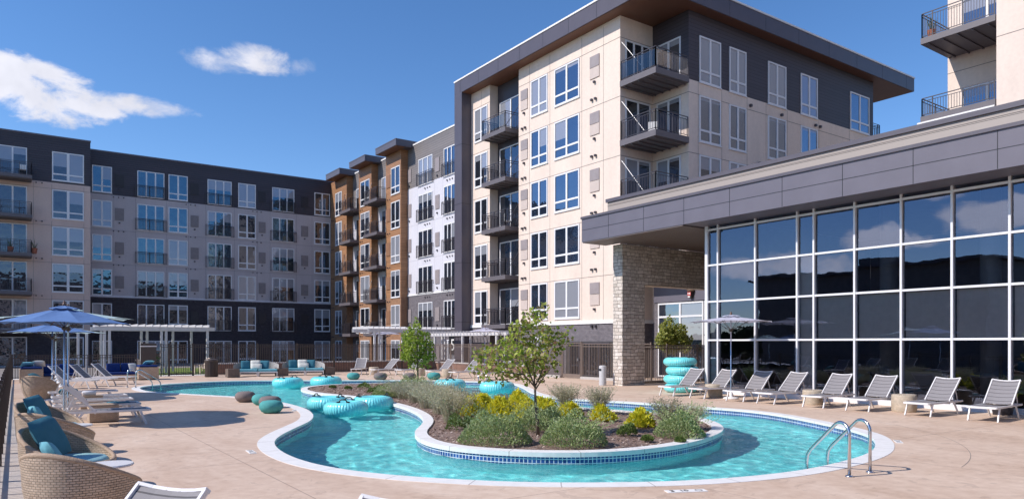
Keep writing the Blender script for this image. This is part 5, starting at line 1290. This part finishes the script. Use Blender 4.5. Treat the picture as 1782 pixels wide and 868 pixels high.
tree(bp3, 'small round green tree behind the picket fence under the stone lintel', [(0, 0, 0), rel(.0, 0, .7), rel(0, 0, 1.6)], .05, [[(0, 0, .9), rel(.3, .1, 1.5), rel(.45, .1, 2.0)], [(0, 0, .9), rel(-.3, -.1, 1.4), rel(-.5, 0, 1.9)]], cl, 3600, .11, leafm('leaf_olive', [(.14, .18, .03), (.26, .30, .06), (.38, .40, .09), (.48, .48, .16)]))
# shrubs
SH1 = leafm('catmint', [(.18, .26, .08), (.30, .39, .14), (.42, .49, .23), (.50, .55, .31), (.26, .36, .11)], .8, .25)
SH2 = leafm('yellow_lily', [(.42, .46, .03), (.72, .68, .05), (.88, .78, .07), (.52, .58, .05)], .6, .35)
SH3 = leafm('feather_grass', [(.34, .33, .20), (.50, .46, .33), (.42, .42, .24), (.58, .52, .42)], .9, .3)
SH4 = leafm('small_green', [(.08, .13, .03), (.15, .22, .05), (.24, .30, .09)], .7, .3)
def mound(mb, R, h, n, ls, up=.5):
    bumps = [(random.uniform(-.6, .6)*R, random.uniform(-.6, .6)*R, random.uniform(.5, 1.0)) for _ in range(9)]
    for _ in range(n):
        a = random.uniform(0, 2*pi); q = sqrt(random.random()); x, y = q*R*cos(a), q*R*sin(a)*.9
        top = h*(1-q**2.6)*(.72+.28*sin(x*9+bumps[0][0]*20)*cos(y*8+bumps[1][0]*9))+.03; z = top*(1-.55*random.random()**2)
        d = Vector((x/R+random.gauss(0, .5), y/R+random.gauss(0, .5), up+random.random())).normalized(); s = d.cross(Vector((random.gauss(0, 1), random.gauss(0, 1), random.gauss(0, 1)))).normalized(); L = ls*random.uniform(.6, 1.4); p = Vector((x, y, z))
        mb.quad(p, p+d*L*.5+s*L*.25, p+d*L, p+d*L*.5-s*L*.25)
def tufts(mb, R, h, n, wd=.004, spread=.5, head=True):
    for _ in range(n):
        a = random.uniform(0, 2*pi); q = random.random()*R*.5; b0 = Vector((q*cos(a), q*sin(a), 0)); hh = h*random.uniform(.55, 1.1); o = Vector((cos(a), sin(a), 0))*R*spread*random.uniform(.2, 1.3)
        s = Vector((-sin(a), cos(a), 0))*wd; p1 = b0+o*.35+Vector((0, 0, hh*.6)); p2 = b0+o+Vector((0, 0, hh))
        mb.quad(b0-s, b0+s, p1+s*.8, p1-s*.8); mb.quad(p1-s*.8, p1+s*.8, p2+s*.2, p2-s*.2)
        if head:
            for k in range(9):
                t = random.uniform(.2, 1.05); p = p1+(p2-p1)*t; d = Vector((random.gauss(0, 1), random.gauss(0, 1), random.gauss(.8, .6))).normalized()*.035; e = d.orthogonal().normalized()*.005; mb.quad(p-e, p+e, p+d+e, p+d-e)
def blades(mb, R, h, n, wd=.010):
    for _ in range(n):
        a = random.uniform(0, 2*pi); q = sqrt(random.random())*R*.6; b0 = Vector((q*cos(a), q*sin(a), 0)); hh = h*random.uniform(.5, 1.1); b_ = random.uniform(0, 2*pi); o = Vector((cos(b_), sin(b_), 0))*random.uniform(.05, .2)+b0*.5
        s = Vector((-sin(b_), cos(b_), 0))*wd; p1 = b0+o*.4+Vector((0, 0, hh*.75)); p2 = b0+o*1.1+Vector((0, 0, hh*.9))
        mb.quad(b0-s, b0+s, p1+s, p1-s); mb.quad(p1-s, p1+s, p2+s*.3, p2-s*.3)
def shrub(kind, px, py, wpx, hpx, label):
    p = G(px, py); k = p.dot(fv)/F; R = wpx*k/2; h = hpx*k*1.0; m = MB()
    if kind == 'catmint': mound(m, R, h, int(4600*min(1.7, R/.55)), .046); mat = SH1; nm, ct, gr = 'shrub', 'shrub', 'grey green mounds in the island'; tufts(m, R, h*1.15, 70, .003, 1.2)
    elif kind == 'yellow': mound(m, R*1.05, h*1.1, int(900*min(2.2, max(.5, (R/.3)**2))), .10, .35); blades(m, R*.9, h*1.15, 90, .008); mat = SH2; nm, ct, gr = 'flowering_plant', 'plant', 'yellow green plants in the island'
    elif kind == 'grass': tufts(m, R, h, 330, .004, 1.0); mat = SH3; nm, ct, gr = 'ornamental_grass', 'ornamental grass', 'feathery grasses in the island'
    else: mound(m, R, h, 900, .05, .9); mat = SH4; nm, ct, gr = 'shrub', 'shrub', 'small green plants in the island'
    o = m.build(nm, mat, None); o.location = (p.x+fv.x*R*.7, p.y+fv.y*R*.7, .01); o.rotation_euler = (0, 0, random.uniform(0, 6)); tag(o, label, ct, gr); return o
random.seed(5)
shrub('catmint', 860, 778, 134, 62, 'large grey green mound left of the big tree trunk'); shrub('catmint', 1002, 781, 130, 62, 'large grey green mound right of the big tree trunk')
shrub('catmint', 945, 752, 110, 44, 'grey green mound behind the big tree trunk'); shrub('catmint', 1190, 765, 96, 50, 'grey green mound at the right tip of the island')
shrub('catmint', 712, 690, 100, 34, 'low green mound in front of the small tree'); shrub('catmint', 672, 692, 60, 20, 'low grey mound at the left of the small tree')
for (px, py, w_, h_, lb) in ((812, 725, 42, 30, 'yellow green clump leftmost beside the tall grasses'), (838, 714, 44, 26, 'yellow green clump behind the leftmost one'), (868, 733, 62, 34, 'widest yellow green clump left of the tree trunk'), (905, 716, 50, 30, 'yellow green clump behind the trunk on its left'),
   (918, 738, 50, 36, 'yellow green clump directly left of the trunk'), (948, 722, 44, 28, 'yellow green clump directly right of the trunk'), (993, 728, 44, 26, 'yellow green clump above the right mound'), (1052, 734, 38, 24, 'round yellow green clump alone on the mulch'), (1117, 745, 44, 28, 'yellow green clump beside the right tip mound'), (738, 688, 30, 14, 'tiny yellow flowers in front of the small tree')):
    shrub('yellow', px, py, w_, h_, lb)
for (px, py, w_, h_, lb) in ((742, 712, 66, 46, 'tall feathery grass at the bend of the island'), (765, 722, 60, 50, 'feathery grass in the middle of the grass clump'), (785, 738, 60, 56, 'nearest feathery grass above the yellow clumps'), (722, 702, 60, 34, 'feathery grass behind the bend'), (700, 695, 60, 28, 'feathery grass near the small tree'),
   (765, 703, 46, 30, 'pale feathery grass beside the floating ring'), (815, 706, 40, 22, 'sparse feathery grass in front of the far channel'), (885, 708, 44, 20, 'sparse feathery grass below the far ring'), (985, 716, 44, 44, 'thin tall grass right of the trunk'), (1045, 722, 40, 44, 'thin tall grass above the lone yellow clump'), (1165, 748, 50, 50, 'thin grass rising from the right tip'), (1205, 750, 46, 44, 'thin grass at the end of the island')):
    shrub('grass', px, py, w_, h_, lb)
for (px, py, w_, h_, lb) in ((793, 750, 38, 26, 'small fresh green bush at the left of the mulch'), (1093, 760, 34, 26, 'small dark green bush right of the big mound'), (1128, 770, 20, 12, 'tiny green sprout on the mulch'), (817, 742, 26, 18, 'small green bush under the yellow clumps'), (605, 678, 14, 6, 'tiny green weed on the bare mulch'), (632, 676, 26, 9, 'low green patch on the mulch near the rear edge of the island'), (665, 684, 40, 16, 'green patch between the bare mulch and the feathery grasses'), (578, 676, 12, 5, 'tiny sprout at the far left tip of the island'), (648, 684, 22, 10, 'low green sprouts on the bare mulch'), (688, 690, 40, 18, 'green bush left of the low mound'), (1185, 772, 16, 8, 'tiny sprout in front of the right mound')):
    shrub('green', px, py, w_, h_, lb)
pt = empty('potted_plant', (21.7, 8.1, 0), 'dark planter with green foliage behind the rightmost loungers', 'plant')
MB().lathe([(0, 0), (.22, 0), (.30, .5), (.27, .5), (.26, .44), (0, .44)], 24).build('pot', MT['ventd'], pt, local=True)
m = MB(); mound(m, .32, .25, 700, .07, .8); m.v = [(x, y, z+.44) for x, y, z in m.v]; m.build('foliage', LG, pt, local=True)
